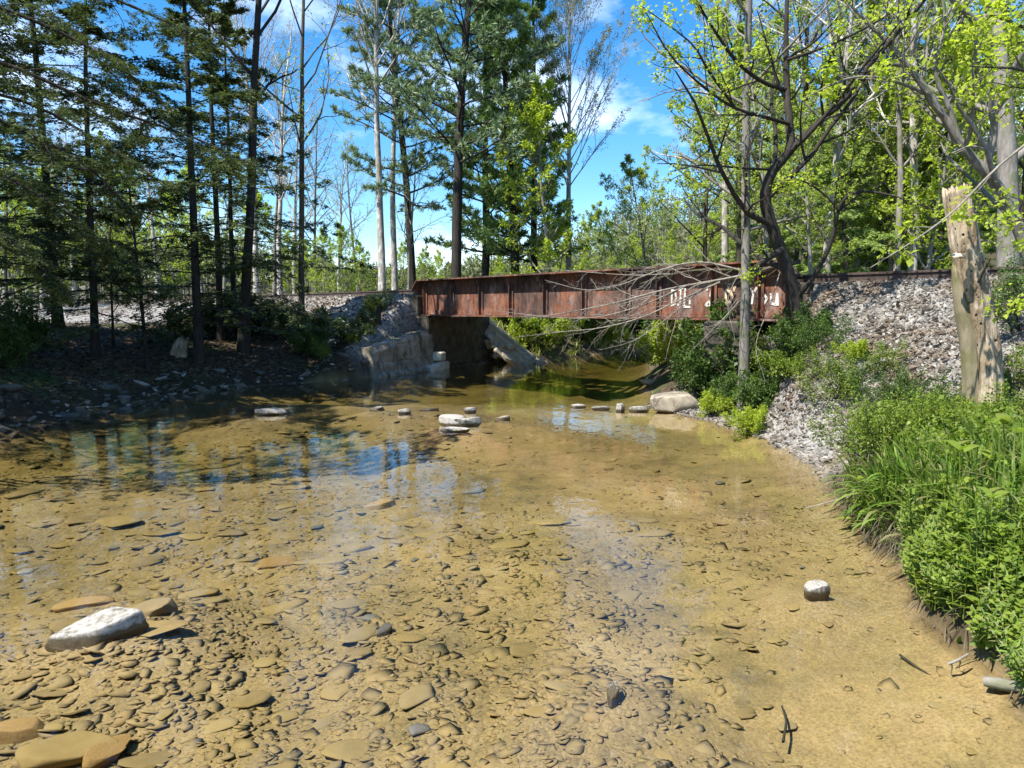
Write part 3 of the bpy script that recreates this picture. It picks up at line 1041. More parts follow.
def block_wall(g, base, along, outn, length, z0, zt0, zt1, thick, rows, R_, jit=.03):
    """courses of roughly squared stone; the top follows zt0 -> zt1"""
    along, outn, base = np.array(along), np.array(outn), np.array(base)
    z = z0
    r = 0
    while True:
        hgt = rows * R_.uniform(.85, 1.15)
        x = -R_.uniform(0, .4)
        anyb = False
        while x < length:
            w = R_.uniform(.6, 1.3)
            a, b = max(x, 0), min(x + w, length)
            x += w
            if b - a < .12: continue
            mid = (a + b) / 2
            top = zt0 + (zt1 - zt0) * mid / length
            if z + .1 > top: continue
            anyb = True
            h2 = min(hgt, top - z)
            off = R_.uniform(-jit, jit)
            c = base + along * mid + outn * (-thick / 2 + off) + np.array([0, 0, z + h2 / 2])
            yw = R_.normal(0, .035)
            box_geo(g, c, along + outn * yw, outn - along * yw, nrm(np.array([0, 0, 1.0]) + along * R_.normal(0, .02)), (b - a) / 2 - .006, thick / 2, h2 / 2 - .005, .025)
        z += hgt
        if not anyb: break


Rm = np.random.default_rng(17)
ab = thing('stone_abutment', 'streaked masonry abutment carrying the left end of the bridge', 'abutment', (A0[0], A0[1], 0))
off = -np.array([A0[0], A0[1], 0])
A3 = np.array([A0[0], A0[1], 0])
g = Geo()
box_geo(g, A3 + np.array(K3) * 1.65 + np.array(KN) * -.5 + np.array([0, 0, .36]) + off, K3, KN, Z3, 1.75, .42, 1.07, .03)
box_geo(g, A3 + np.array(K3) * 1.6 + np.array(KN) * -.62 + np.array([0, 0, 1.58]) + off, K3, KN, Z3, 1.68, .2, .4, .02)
g.obj('bridge_seat', M['shade_masonry'], ab, smooth=False)
g = Geo()
nu, nv = 60, 34
uu, vv = np.meshgrid(np.linspace(-.1, 2.5, nu), np.linspace(0, 1, nv))
topz = 1.10 - .15 * uu + .05 * fbm(uu * 2.0, uu * 0, 7, 3)
zz_ = -.5 + (topz + .5) * vv
crs = np.abs(((zz_ + .5) / .42) % 1 - .5) * 2
jnt = np.abs(((uu + .35 * np.floor((zz_ + .5) / .42)) / .95) % 1 - .5) * 2
bulge = .05 * fbm(uu * 2.2, zz_ * 2.6, 9, 4) - .08 * zz_ - .025 * sst(.86, 1, crs) - .02 * sst(.93, 1, jnt) - .05 * sst(.9, 1.0, vv) + .09 * sst(.02, -.06, zz_ - .12 - .05 * fbm(uu * 3, uu * 0, 19, 2))
fr_ = A3 + off - np.array(K3) * uu[..., None] + np.array(KN) * bulge[..., None]
fr_[..., 2] = zz_
bk_ = fr_[-1].copy() - np.array(KN) * .7
V = np.concatenate([fr_.reshape(-1, 3), bk_, bk_ - np.array([0, 0, 1.6])])
i_, j_ = np.meshgrid(np.arange(nv - 1), np.arange(nu - 1), indexing='ij')
q_ = np.stack([i_ * nu + j_, i_ * nu + j_ + 1, (i_ + 1) * nu + j_ + 1, (i_ + 1) * nu + j_], -1).reshape(-1, 4)
t0_ = (nv - 1) * nu
q2 = [[t0_ + j, t0_ + j + 1, nv * nu + j + 1, nv * nu + j] for j in range(nu - 1)] + [[nv * nu + j, nv * nu + j + 1, nv * nu + nu + j + 1, nv * nu + nu + j] for j in range(nu - 1)]
g.add(V, q_, q2, [[i * nu + nu - 1 for i in range(nv)] + [nv * nu + nu - 1, nv * nu + 2 * nu - 1]])
g.obj('wing_wall', M['masonry'], ab, smooth=False)
g = Geo()
for i, (k, o2, z, s) in enumerate([(.12, .08, .06, .2), (.3, .1, .1, .17), (.2, .06, .36, .15), (-.1, .08, .03, .2), (.35, .05, -.05, .25)]):
    box_geo(g, A3 + np.array(K3) * k + np.array(KN) * o2 + np.array([0, 0, z]) + off, nrm(np.array(K3) + Rm.normal(0, .1, 3) * [1, 1, 0]), KN, Z3, s, .14, .12, .03)
o_ = g.obj('corner_stones', M['pale_stone'], ab, smooth=False)
g = Geo()
fb = A3 + np.array(K3) * 3.35 + off
fd = nrm(np.array([1.0, .16, 0]))
fn = np.array([fd[1], -fd[0], 0])
sl = nrm(np.array([fd[0] * 1.25, fd[1] * 1.25, -.95]))
for k_ in range(3):
    box_geo(g, fb + fd * (.62 + .04 * k_) + fn * (.05 + .22 * k_) + np.array([0, 0, .44 - .2 * k_]), sl, fn, np.cross(sl, fn) * -1, .98 - .1 * k_, .16, .22 - .02 * k_, .04)
nn = 40
f_ = Rm.uniform(-.1, 1.5, nn)
bx_ = fb[None] + fd[None] * f_[:, None] + fn[None] * Rm.uniform(.1, .75, (nn, 1))
scatter(g, SHP, bx_[:, 0], bx_[:, 1], np.maximum(.9 - .75 * f_, 0) * Rm.uniform(.3, 1, nn), Rm.uniform(.12, .3, nn), Rm, 1.6, .4)
g.obj('far_wing_wall', M['pale_stone'], ab, smooth=False)
ab2 = thing('concrete_abutment', 'dark abutment under the right end of the bridge behind the bushes', 'abutment', (3.9, 12.0, 0))
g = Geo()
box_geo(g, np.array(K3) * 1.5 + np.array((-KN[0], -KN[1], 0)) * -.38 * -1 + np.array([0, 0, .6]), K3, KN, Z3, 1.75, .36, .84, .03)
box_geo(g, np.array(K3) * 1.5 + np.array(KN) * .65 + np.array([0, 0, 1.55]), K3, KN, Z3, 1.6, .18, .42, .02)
g.obj('bridge_seat', M['shade_masonry'], ab2, smooth=False)
g = Geo()
block_wall(g, np.array(K3) * -.28 + np.array(KN) * .15, KN, (-K3[0], -K3[1], 0), 1.0, -.2, 1.3, .7, .4, .4, Rm, .02)
g.obj('wing_wall', M['masonry'], ab2, smooth=False)


# ------------------------------------------------------------------ growing plants
def gauss3(R_):
    return Vector((R_.gauss(0, 1), R_.gauss(0, 1), R_.gauss(0, 1)))


def spline(pts, n):
    P = [Vector(p) for p in pts]
    P = [P[0] * 2 - P[1]] + P + [P[-1] * 2 - P[-2]]
    out = []
    m = len(P) - 3
    for k in range(n + 1):
        u = k / n * m
        i = min(int(u), m - 1)
        t = u - i
        a, b, c, d = P[i], P[i + 1], P[i + 2], P[i + 3]
        out.append(.5 * ((2 * b) + (c - a) * t + (2 * a - 5 * b + 4 * c - d) * t * t + (3 * b - a - 3 * c + d) * t ** 3))
    return out


def shp(kind, t):
    if kind == 'cone': return (1 - t) * .92 + .10
    if kind == 'round': return max(.25, math.sin(math.pi * min(1, (t * .8 + .22))))
    if kind == 'fan': return .55 + .45 * (1 - t)
    return 1.0


def branch(out, S, R_, p, d, L, r0, lev):
    n = S['seg'][lev]
    step = L / n
    pts, ds = [p.copy()], []
    for i in range(n):
        d = d + gauss3(R_) * S['wig'][lev]
        d.z += S['trop'][lev]
        d.normalize()
        p = p + d * step
        pts.append(p.copy())
        ds.append(d.copy())
    out.setdefault(lev, []).append((pts, r0, r0 * S['tip'][lev]))
    if lev >= S['max']: return
    spawn(out, S, R_, pts, ds, L, r0, lev)


def spawn(out, S, R_, pts, ds, L, r0, lev):
    n = len(ds)
    N = S['n'][lev]
    if lev > 0 and 'ref' in S:
        N = max(2, int(N * min(1.3, L / S['ref'][lev]) + .5))
    st = S['st'][lev]
    az0 = R_.uniform(0, 6.28)
    for j in range(N):
        t = st + (1 - st) * (j + R_.random()) / N
        t = min(t, .995)
        i = min(int(t * n), n - 1)
        f = t * n - i
        q = pts[i].lerp(pts[i + 1], f)
        d = ds[i]
        cl = S['len'][lev] * L * shp(S['shape'][lev], (t - st) / (1 - st)) * R_.uniform(*S.get('var', (.7, 1.2)))
        a0, a1 = S['ang'][lev]
        ang = math.radians(a0 + (a1 - a0) * t + R_.gauss(0, 7))
        if lev == 0 or not S.get('planar'):
            az = az0 + j * 2.4 + R_.gauss(0, .3)
            u = d.orthogonal().normalized()
            w = d.cross(u)
            perp = u * math.cos(az) + w * math.sin(az)
        else:
            perp = Vector((-d.y, d.x, 0))
            if perp.length < 1e-3: perp = Vector((1, 0, 0))
            perp = perp.normalized() * (1 if j % 2 else -1)
            perp.z += R_.gauss(0, .12)
        cd = (d * math.cos(ang) + perp * math.sin(ang)).normalized()
        rr = r0 * (1 - t) ** .85 + r0 * S['tip'][lev] * t
        branch(out, S, R_, q, cd, cl, max(rr * S['rr'][lev], S.get('rmin', .0022)), lev + 1)


def sample(polys, per, R_, lo=.15):
    """points and directions along polylines"""
    by = {}
    for p in polys:
        by.setdefault(len(p[0]), []).append(p[0])
    Ps, Ds = [], []
    for n, ps in by.items():
        A = np.array([[tuple(q) for q in p] for p in ps], float)
        Mn = len(ps)
        u = R_.uniform(lo, 1.0, (Mn, per)) * (n - 1)
        i = np.minimum(u.astype(int), n - 2)
        f = (u - i)[..., None]
        m = np.arange(Mn)[:, None]
        a, b = A[m, i], A[m, i + 1]
        Ps.append((a + (b - a) * f).reshape(-1, 3))
        Ds.append(nrm(b - a).reshape(-1, 3))
    if not Ps: return np.zeros((0, 3)), np.zeros((0, 3))
    return np.concatenate(Ps), np.concatenate(Ds)


def crown_leaves(g, polys, per, size, R_, jit=.05, droop=.3, wl=.62, upn=.6, lo=.15, fold=.15):
    P, D = sample(polys, per, R_, lo)
    n = len(P)
    P = P + R_.normal(0, jit, (n, 3))
    d = nrm(D * .5 + R_.normal(0, .6, (n, 3)) + np.array([0, 0, -droop]))
    N = R_.normal(0, 1, (n, 3)) * (1 - upn) + np.array([0, 0, upn])
    s = size * R_.uniform(.55, 1.3, n)
    kites(g, P, d, N, s, s * wl, fold)


def crown_needles(g, polys, per, size, R_, wl=.28):
    P, D = sample(polys, per, R_, .02)
    n = len(P)
    side = nrm(np.cross(D, np.array([0, 0, 1.0])) + 1e-6) * np.where(R_.random(n) < .5, 1, -1)[:, None]
    d = nrm(D * .75 + side * .8 + R_.normal(0, .12, (n, 3)) + np.array([0, 0, -.12]))
    P = P + R_.normal(0, size * .3, (n, 3))
    N = np.array([0, 0, 1.0]) + R_.normal(0, .5, (n, 3))
    s = size * R_.uniform(.7, 1.3, n)
    kites(g, P, d, N, s, s * wl, 0)


def crown_tufts(g, polys, per, k, size, R_, wl=.16):
    P, D = sample(polys, per, R_, .25)
    P, D = np.repeat(P, k, 0), np.repeat(D, k, 0)
    n = len(P)
    d = nrm(D * .8 + R_.normal(0, .6, (n, 3)) + np.array([0, 0, .15]))
    s = size * R_.uniform(.7, 1.25, n)
    kites(g, P, d, R_.normal(0, 1, (n, 3)), s, s * wl, 0)


SPRING = dict(max=3, seg=[14, 6, 5, 3], wig=[.025, .12, .16, .2], trop=[.03, .07, .04, .02], tip=[.12, .2, .3, .5], n=[20, 7, 5], st=[.28, .22, .15],
              len=[.34, .42, .42], ang=[(62, 35), (50, 40), (50, 45)], rr=[.5, .55, .6], shape=['round', 'cone', 'cone'])
BARE = dict(SPRING, n=[22, 8, 6], len=[.30, .45, .45], ang=[(55, 30), (40, 35), (40, 40)], st=[.35, .2, .15])
FAN = dict(SPRING, max=4, rmin=.004, seg=[12, 8, 6, 4, 3], wig=[.03, .05, .07, .12, .15], trop=[.03, .05, .06, .05, .02], tip=[.15, .2, .3, .4, .5], n=[44, 10, 6, 4], st=[.42, .2, .2, .2],
           len=[.39, .40, .42, .4], ang=[(56, 16), (24, 20), (28, 26), (36, 36)], rr=[.30, .5, .6, .6], shape=['fan', 'cone', 'cone', 'cone'])
HEM = dict(max=3, planar=True, var=(.45, 1.3), seg=[14, 8, 5, 3], wig=[.015, .07, .11, .13], trop=[.02, -.045, -.04, -.04], tip=[.08, .15, .3, .5], n=[50, 13, 6], st=[.08, .1, .12],
           len=[.30, .36, .36], ang=[(92, 60), (58, 50), (52, 45)], rr=[.22, .42, .5], shape=['cone', 'cone', 'cone'])
PINE = dict(max=2, planar=True, seg=[16, 7, 4], wig=[.02, .08, .12], trop=[.03, .03, .03], tip=[.1, .2, .4], n=[58, 13], st=[.28, .2], len=[.22, .34], ang=[(85, 50), (55, 45)],
            rr=[.32, .5], shape=['cone', 'cone'])
SAP = dict(SPRING, max=2, seg=[10, 5, 3], n=[22, 7], st=[.12, .12], len=[.36, .42], ang=[(60, 40), (50, 45)], shape=['round', 'cone'])
SHRUB = dict(max=3, seg=[1, 7, 5, 3], wig=[0, .12, .16, .2], trop=[0, .03, .02, .0], tip=[1, .25, .35, .5], n=[0, 9, 5], st=[0, .15, .15], len=[0, .45, .42], ang=[(0, 0), (50, 42), (50, 45)],
             rr=[1, .6, .6], shape=['', 'cone', 'cone'])


def grow(S, H, r, seed, lean=(0, 0)):
    out = {}
    R_ = random.Random(seed)
    branch(out, S, R_, Vector((0, 0, -.15)), Vector((lean[0], lean[1], 1)).normalized(), H, r, 0)
    return out


def tree(name, S, H, r, seed, bark, leaf, label, cat='tree', group=None, lean=(0, 0), loc=(0, 0, 0), sides=(9, 5, 4, 3, 3), kind='leaf', per=7, size=.09, maxtube=9, fol=0.0, **kw):
    o = grow(S, H, r, seed, lean)
    t = thing(name, label, cat, loc, 0, group)
    R_ = np.random.default_rng(seed)
    g = Geo()
    for lev, polys in o.items():
        if lev > maxtube: continue
        tubes(g, polys, sides[lev], lump=.03 if lev == 0 else 0, flare=.5 if lev == 0 else 0, rng=R_)
    g.obj('trunk', M[bark], t)
    if kind:
        g = Geo()
        last = o.get(S['max'], [])
        if kind == 'leaf':
            crown_leaves(g, last, per, size, R_, **kw)
        elif kind == 'hem':
            crown_needles(g, last, per, size, R_, **kw)
            crown_needles(g, o.get(S['max'] - 1, []), per * 2, size, R_, **kw)
        elif kind == 'pine':
            crown_tufts(g, last, per, 6, size, R_, **kw)
        if g.n: g.obj('crown', M[leaf], t)
    return t


def shrub(name, H, stems, seed, bark, leaf, label, cat='shrub', group=None, per=6, size=.05, spread=.5, r=.012, S=SHRUB, kind='leaf', **kw):
    out = {}
    R_ = random.Random(seed)
    for i in range(stems):
        a = R_.uniform(0, 6.28)
        q = R_.uniform(.1, 1) * spread
        branch(out, S, R_, Vector((math.cos(a) * q * .25, math.sin(a) * q * .25, -.05)), Vector((math.cos(a) * q, math.sin(a) * q, 1)).normalized(), H * R_.uniform(.6, 1.05), r * R_.uniform(.7, 1.2), 1)
    t = thing(name, label, cat, (0, 0, 0), 0, group)
    N = np.random.default_rng(seed)
    g = Geo()
    for lev, polys in out.items():
        tubes(g, polys, (3, 5, 3, 3)[lev])
    g.obj('stems', M[bark], t)
    g = Geo()
    crown_leaves(g, out[S['max']], per, size, N, **kw)
    g.obj('foliage', M[leaf], t)
    return t


def place(first, used, pr, X, Y, rz, scale, label, group=None, dz=0.0):
    """first use moves the built thing, later ones copy it"""
    z = gz(X, Y) + dz
    if pr not in used:
        used.add(pr)
        o = first[pr]
        o.location, o.rotation_euler, o.scale = (X, Y, z), (0, 0, rz), (scale,) * 3
        o['label'] = label
        if group: o['group'] = group
        return o
    return dup(first[pr], (X, Y, z), rz, scale, label, group)


def pX(px, Y):
    return (px - 512) / FPX * Y


used = set()
PR = {}
PR['spring1'] = tree('deciduous_tree', SPRING, 11, .14, 11, 'bark_brown', 'lf_spring', 'x', per=15, size=.09)
PR['spring2'] = tree('deciduous_tree', dict(SPRING, n=[24, 7, 5]), 9, .10, 12, 'bark_grey', 'lf_spring', 'x', per=15, size=.085)
PR['lime1'] = tree('deciduous_tree', dict(SPRING, n=[24, 7, 5], st=[.15, .2, .15]), 7.5, .08, 13, 'bark_grey', 'lf_lime', 'x', per=9, size=.10)
PR['lime2'] = tree('deciduous_tree', dict(SPRING, n=[26, 6, 5], st=[.12, .2, .15]), 6, .06, 14, 'bark_grey', 'lf_lime', 'x', per=8, size=.09)
PR['bare1'] = tree('bare_tree', BARE, 14, .15, 15, 'bark_pale', 'lf_bud', 'x', per=2, size=.06)
PR['bare2'] = tree('bare_tree', dict(BARE, st=[.5, .2, .15]), 16, .17, 16, 'bark_pale', 'lf_bud', 'x', per=2, size=.06)
PR['bare3'] = tree('bare_tree', dict(BARE, n=[18, 7, 5]), 12, .11, 17, 'bark_grey', 'lf_spring', 'x', per=2, size=.08)
PR['hem1'] = tree('hemlock_tree', HEM, 10.5, .095, 21, 'bark_dark', 'lf_hem', 'x', kind='hem', per=8, size=.09, wl=.34)
PR['hem2'] = tree('hemlock_tree', dict(HEM, n=[42, 13, 6], len=[.36, .36, .36]), 9.5, .08, 22, 'bark_dark', 'lf_hem', 'x', kind='hem', per=8, size=.09, wl=.34)
PR['pine1'] = tree('pine_tree', PINE, 19, .20, 31, 'bark_dark', 'lf_pine', 'x', kind='pine', per=9, size=.24)
PR['pine2'] = tree('pine_tree', dict(PINE, n=[60, 12], st=[.16, .2], len=[.18, .36]), 16, .18, 32, 'bark_dark', 'lf_pine2', 'x', kind='pine', per=9, size=.24)
PR['soft'] = tree('hemlock_tree', dict(HEM, n=[46, 13, 5], len=[.27, .36, .36]), 13, .16, 33, 'bark_brown', 'lf_soft', 'x', kind='hem', per=11, size=.15, wl=.4)


def put(pr, px, Y, label, scale=1.0, rz=None, group=None, dz=0.0):
    if rz is None: rz = (px * 12.9898 + Y * 78.233) % 6.28
    return place(PR, used, pr, pX(px, Y), Y, rz, scale, label, group, dz)


# --- named trees
put('pine1', 456, 26, 'tall blue green pine with bare lower limbs behind the left bridge end', 1.0, .4)
put('pine2', 484, 30, 'dark pine just right of the tallest pine behind the bridge', 1.0, 1.0)
put('pine2', 516, 27.5, 'green pine with twin stems behind the middle of the left girder', .98, 2.2)
put('pine2', 536, 31, 'bushy pine next to the bare fan shaped tree', .92, 4.0)
put('pine1', 414, 31, 'pine whose branches reach left over the pale trunks', .92, 3.0)
put('bare2', 384, 29, 'pale slender bare trunk left of the curving pine', .95, 1.0)
put('bare2', 396, 33, 'straight pale bare trunk in front of the blue sky left of the pines', .95, 2.0)
put('bare3', 409, 30, 'thin dark sapling between the pale trunks and the pines', .62, 2.0)
fan = tree('tulip_tree', FAN, 13.4, .14, 41, 'bark_pale', 'lf_bud', 'pale bare tree with a wide fan of fine twigs against the sky gap', per=2, size=.06, loc=(0, 0, 0))
fan.location = (pX(567, 31), 31, gz(pX(567, 31), 31))
put('lime1', 553, 25.5, 'slim yellow green tree in front of the pines behind the bridge', 1.15, .5)
put('spring2', 648, 30, 'rounded light green tree standing alone in the sky gap', .86, 1.5)
put('spring2', 604, 37, 'low thin green tree right of the fan shaped bare tree', .62, 2.5)
put('bare3', 622, 42, 'faint bare tree in the sky gap over the bridge', .7, 3.0)
put('spring1', 700, 33, 'airy green tree right of the sky gap', .95, 2.5)
put('bare1', 722, 26, 'tall bare tree with pale twigs beyond the right half of the bridge', 1.0, 0.5)

tall = tree('leaning_tree', dict(BARE, n=[16, 7, 5], st=[.38, .25, .2], len=[.27, .42, .42]), 14.5, .115, 51, 'bark_dark', 'lf_spring', 'dark slightly leaning tall tree on the shaded left bank', per=2, size=.07, lean=(.055, -.02))
tall.location = (pX(243, 17), 17, gz(pX(243, 17), 17))
t2 = tree('slender_tree', dict(BARE, n=[13, 7, 5], st=[.3, .25, .2], len=[.30, .42, .42]), 12.5, .085, 52, 'bark_brown', 'lf_spring', 'slender grey tree with an open forked crown left of the bridge', per=3, size=.07, lean=(.04, 0))
t2.location = (pX(301, 19), 19, gz(pX(301, 19), 19))
t3 = tree('slender_tree', dict(BARE, n=[12, 7, 5], st=[.2, .25, .2], len=[.30, .42, .42]), 4.5, .04, 53, 'bark_dark', 'lf_spring', 'thin dark sapling at the edge of the left gravel slope', per=3, size=.06)
t3.location = (pX(147, 14.5), 14.5, gz(pX(147, 14.5), 14.5))
t4 = dup(t3, (pX(113, 15.5), 15.5, gz(pX(113, 15.5), 15.5)), 2.0, .75, 'small leaning sapling left of the thin dark sapling')
put('hem1', 198, 15.5, 'dark hemlock with a straight trunk on the left bank', 1.0, .3)
put('hem2', 221, 18, 'thin dark hemlock close behind the straight hemlock', 1.05, 1.3)
put('hem2', 236, 19.5, 'thin dark hemlock beside the leaning tall tree', .95, 4.3)
put('hem1', 60, 17, 'dark hemlock at the back of the left bank', 1.1, 2.2)
near = tree('hemlock_tree', dict(HEM, n=[50, 16, 8], len=[.44, .32, .36], st=[.10, .1, .1], ang=[(86, 50), (58, 50), (52, 45)], trop=[.02, -.06, -.05, -.05], wig=[.015, .08, .12, .15]), 12, .15, 61, 'bark_dark', 'lf_hem', 'large near hemlock whose long dark boughs reach in from the left edge', kind='hem', per=9, size=.075, wl=.32)
near.location = (-9.0, 9.6, gz(-9.0, 9.6))
n2 = dup(near, (-9.8, 14.0, gz(-9.8, 14)), 2.4, .85, 'large dark hemlock behind the near boughs at the left edge')
BO = dict(HEM, n=[24, 10, 5], st=[.08, .1, .1], len=[.26, .40, .4], ang=[(62, 48), (55, 48), (50, 45)], seg=[12, 7, 4, 3], wig=[.03, .1, .13, .16], trop=[0, -.05, -.05, -.05], shape=['cone', 'cone', 'cone'])
org = Vector((-8.3, 6.3, gz(-8.3, 6.3)))
nb_ = thing('hemlock_tree', 'hemlock beyond the left edge whose drooping boughs slant down into the top left corner', 'tree', org)
o = {0: [([Vector((0, 0, -.1 + i * .8)) + Vector((.04 * math.sin(i), .04 * math.cos(i * 1.7), 0)) for i in range(13)], .15, .03)]}
R_ = random.Random(63)
for pix in [
    [(-420, -120, 6.3), (-150, -40, 6.8), (20, 15, 7.2), (110, 60, 7.5), (165, 105, 7.7)],
    [(-420, -40, 6.3), (-150, 20, 6.8), (0, 62, 7.2), (100, 105, 7.5), (200, 140, 7.8), (250, 165, 7.9)],
    [(-420, 30, 6.3), (-150, 60, 6.6), (0, 120, 6.9), (85, 165, 7.2), (135, 215, 7.4)],
    [(-420, 90, 6.3), (-160, 120, 6.7), (-20, 165, 7.1), (70, 215, 7.4), (110, 250, 7.6)],
    [(-420, 140, 6.3), (-180, 175, 6.6), (-40, 215, 6.9), (30, 255, 7.2), (60, 285, 7.3)],
    [(-420, -200, 6.3), (-150, -90, 7.0), (40, -30, 7.6), (140, 10, 8.0), (215, 45, 8.3)],
    [(-420, -10, 6.3), (-170, 60, 7.4), (20, 100, 8.4), (110, 150, 9.0), (170, 190, 9.4)],
]:
    pts = spline([at(*p) - org for p in pix], 14)
    o[0].append((pts, .028, .005))
    ds = [(b_ - a_).normalized() for a_, b_ in zip(pts[:-1], pts[1:])]
    L_ = sum((b_ - a_).length for a_, b_ in zip(pts[:-1], pts[1:]))
    spawn_planar = dict(BO)
    for j in range(22):
        t_ = .12 + .86 * (j + R_.random()) / 22
        i_ = min(int(t_ * 14), 13)
        d_ = ds[i_]
        pp = Vector((-d_.y, d_.x, R_.gauss(0, .2))).normalized() * (1 if j % 2 else -1)
        a_ = math.radians(R_.uniform(45, 65))
        branch(o, BO, R_, pts[i_].lerp(pts[i_ + 1], t_ * 14 - i_ if t_ < 1 else 0), (d_ * math.cos(a_) + pp * math.sin(a_)).normalized(), L_ * .24 * (1.1 - t_ * .75) * R_.uniform(.5, 1.25), .006, 1)
g = Geo()
for lev, polys in o.items():
    tubes(g, polys, (7, 4, 3, 3)[lev])
g.obj('trunk', M['bark_dark'], nb_)
g = Geo()
N_ = np.random.default_rng(64)
crown_needles(g, o[3], 6, .038, N_, wl=.3)
crown_needles(g, o[2], 10, .038, N_, wl=.3)
g.obj('crown', M['lf_hem'], nb_)
n3 = dup(near, (-12.5, 11.0, gz(-12.5, 11)), 4.0, 1.0, 'added hemlock out of view on the left whose crown shades the bank')  # hemlock copies from here to n5 are added to shade the left bank
n6 = dup(near, (-11.2, 9.8, gz(-11.2, 9.8)), 0.6, .95, 'added hemlock out of view behind the slanting near boughs to shade the bank')
n7 = dup(near, (-10.4, 12.0, gz(-10.4, 12.0)), 5.6, .8, 'added hemlock left of the view between the near boughs and the shore it shades')
n8 = dup(near, (-14.5, 13.0, gz(-14.5, 13.0)), 2.9, 1.0, 'added hemlock out of view deepest on the left to shade the bank')
n5 = dup(near, (-13.5, 15.5, gz(-13.5, 15.5)), 1.1, .95, 'added hemlock out of view behind the left bank to deepen its shade')
put('hem1', 95, 14.2, 'dark hemlock at the front of the left bank', .8, 5.0)

# --- woods beyond the track, left part
rw = random.Random(77)
GL = 'spring trees beyond the left track'
for px, Y, pr, s in [(46, 52, 'bare2', .8), (62, 55, 'bare1', .9), (78, 50, 'bare2', .8), (24, 50, 'lime1', 1.1), (95, 56, 'lime1', 1.2), (118, 46, 'spring1', .9), (140, 50, 'lime1', 1.2), (160, 44, 'bare1', .9), (176, 47, 'lime2', 1.3), (10, 44, 'spring1', .9),
                     (205, 42, 'lime1', 1.0), (226, 40, 'spring2', .8), (262, 37, 'lime2', 1.0), (50, 46, 'lime2', 1.3), (-20, 46, 'spring1', 1.1), (-50, 40, 'lime1', 1.2), (130, 60, 'spring1', 1.0), (70, 62, 'spring2', 1.2), (185, 58, 'spring2', 1.0)]:
    lab = {'bare2': 'pale straight trunk in the sunlit woods beyond the left gravel slope', 'bare1': 'pale bare tree in the woods beyond the left gravel slope', 'lime1': 'bright yellow green tree in the woods beyond the left gravel slope',
           'lime2': 'low bright green tree beyond the left rail', 'spring1': 'green tree deep in the woods beyond the left track', 'spring2': 'light green tree deep in the woods beyond the left track'}[pr]
    put(pr, px, Y, lab, s * rw.uniform(.9, 1.1), group=GL + ' ' + {'bare2': 'with pale trunks', 'bare1': 'without leaves', 'lime1': 'bright', 'lime2': 'low', 'spring1': 'green', 'spring2': 'light'}[pr])
GC = 'low trees behind the left embankment'
for px, Y, pr, s in [(282, 31, 'bare1', .8), (276, 34, 'bare3', .9), (318, 36, 'bare3', .8), (340, 42, 'bare1', .7), (258, 33, 'bare2', .8), (296, 40, 'bare1', .85), (360, 38, 'bare3', .75)]:
    put(pr, px, Y, 'thin bare tree with fine twigs against the blue sky left of the pines', s, group='bare trees left of the pines')
for px, Y, pr, s in [(326, 34, 'lime2', .62), (345, 33, 'lime2', .66), (362, 35, 'lime2', .6), (310, 36, 'lime2', .6), (404, 36, 'lime2', .6), (425, 35, 'lime2', .55), (290, 36, 'lime2', .6), (440, 38, 'lime2', .55)]:
    put(pr, px, Y, 'low bright yellow green young tree behind the left embankment', s, group=GC)
# --- woods beyond the bridge and the right track
GR = 'green trees beyond the right embankment'
for px, Y, pr, s in [(585, 40, 'lime2', .6), (610, 44, 'lime2', .7), (635, 46, 'lime2', .75), (668, 42, 'lime2', .8), (560, 42, 'lime2', .6), (690, 45, 'lime1', .8), (715, 38, 'lime1', .8), (500, 40, 'lime2', .6), (530, 38, 'lime2', .55)]:
    put(pr, px, Y, 'low light green tree beyond the top of the girder', s * rw.uniform(.85, 1.1), group='low trees beyond the girder')
for px, Y, pr, s in [(812, 16.5, 'spring2', .62), (850, 18.5, 'lime1', .8), (890, 17.5, 'spring2', .66), (920, 16.5, 'lime1', .75), (735, 24, 'spring1', .9), (768, 21, 'spring2', .9), (800, 23, 'spring1', 1.0), (842, 22, 'spring2', 1.05), (885, 21, 'spring1', .95), (925, 20, 'spring1', .9), (962, 22, 'spring2', 1.1), (1010, 18, 'spring1', .9),
                     (760, 33, 'spring1', 1.1), (815, 32, 'spring2', 1.2), (870, 34, 'spring1', 1.2), (930, 30, 'spring1', 1.1), (990, 28, 'spring2', 1.2), (1050, 24, 'spring1', 1.1), (1090, 17, 'spring2', 1.0)]:
    put(pr, px, Y, 'leafy light green tree in the woods beyond the right embankment', s * rw.uniform(.9, 1.1), group=GR)
for px, Y, s in [(822, 20, .62), (868, 24, .7), (905, 18.5, .55), (790, 27, .7), (950, 26, .75), (845, 17.5, .5), (880, 19.5, .6), (925, 22, .66), (760, 25, .6)]:
    put('soft', px, Y, 'soft mid green evergreen in the woods beyond the right embankment', s, group='evergreens beyond the right embankment')
for px, Y, pr, s in [(823, 17.5, 'bare1', .75), (893, 16.5, 'bare3', .8), (908, 17, 'bare1', .8), (780, 28, 'bare1', 1.0), (860, 27, 'bare2', 1.0)]:
    put(pr, px, Y, 'pale bare trunk among the green trees beyond the right embankment', s, group='bare trunks beyond the right embankment')
big = tree('deciduous_tree', dict(SPRING, n=[15, 7, 5], st=[.25, .25, .2]), 12, .2, 71, 'bark_grey', 'lf_lime', 'thick pale trunked tree behind the track at the right edge', per=5, size=.09)
big.location = (pX(1006, 13.2), 13.2, gz(pX(1006, 13.2), 13.2))

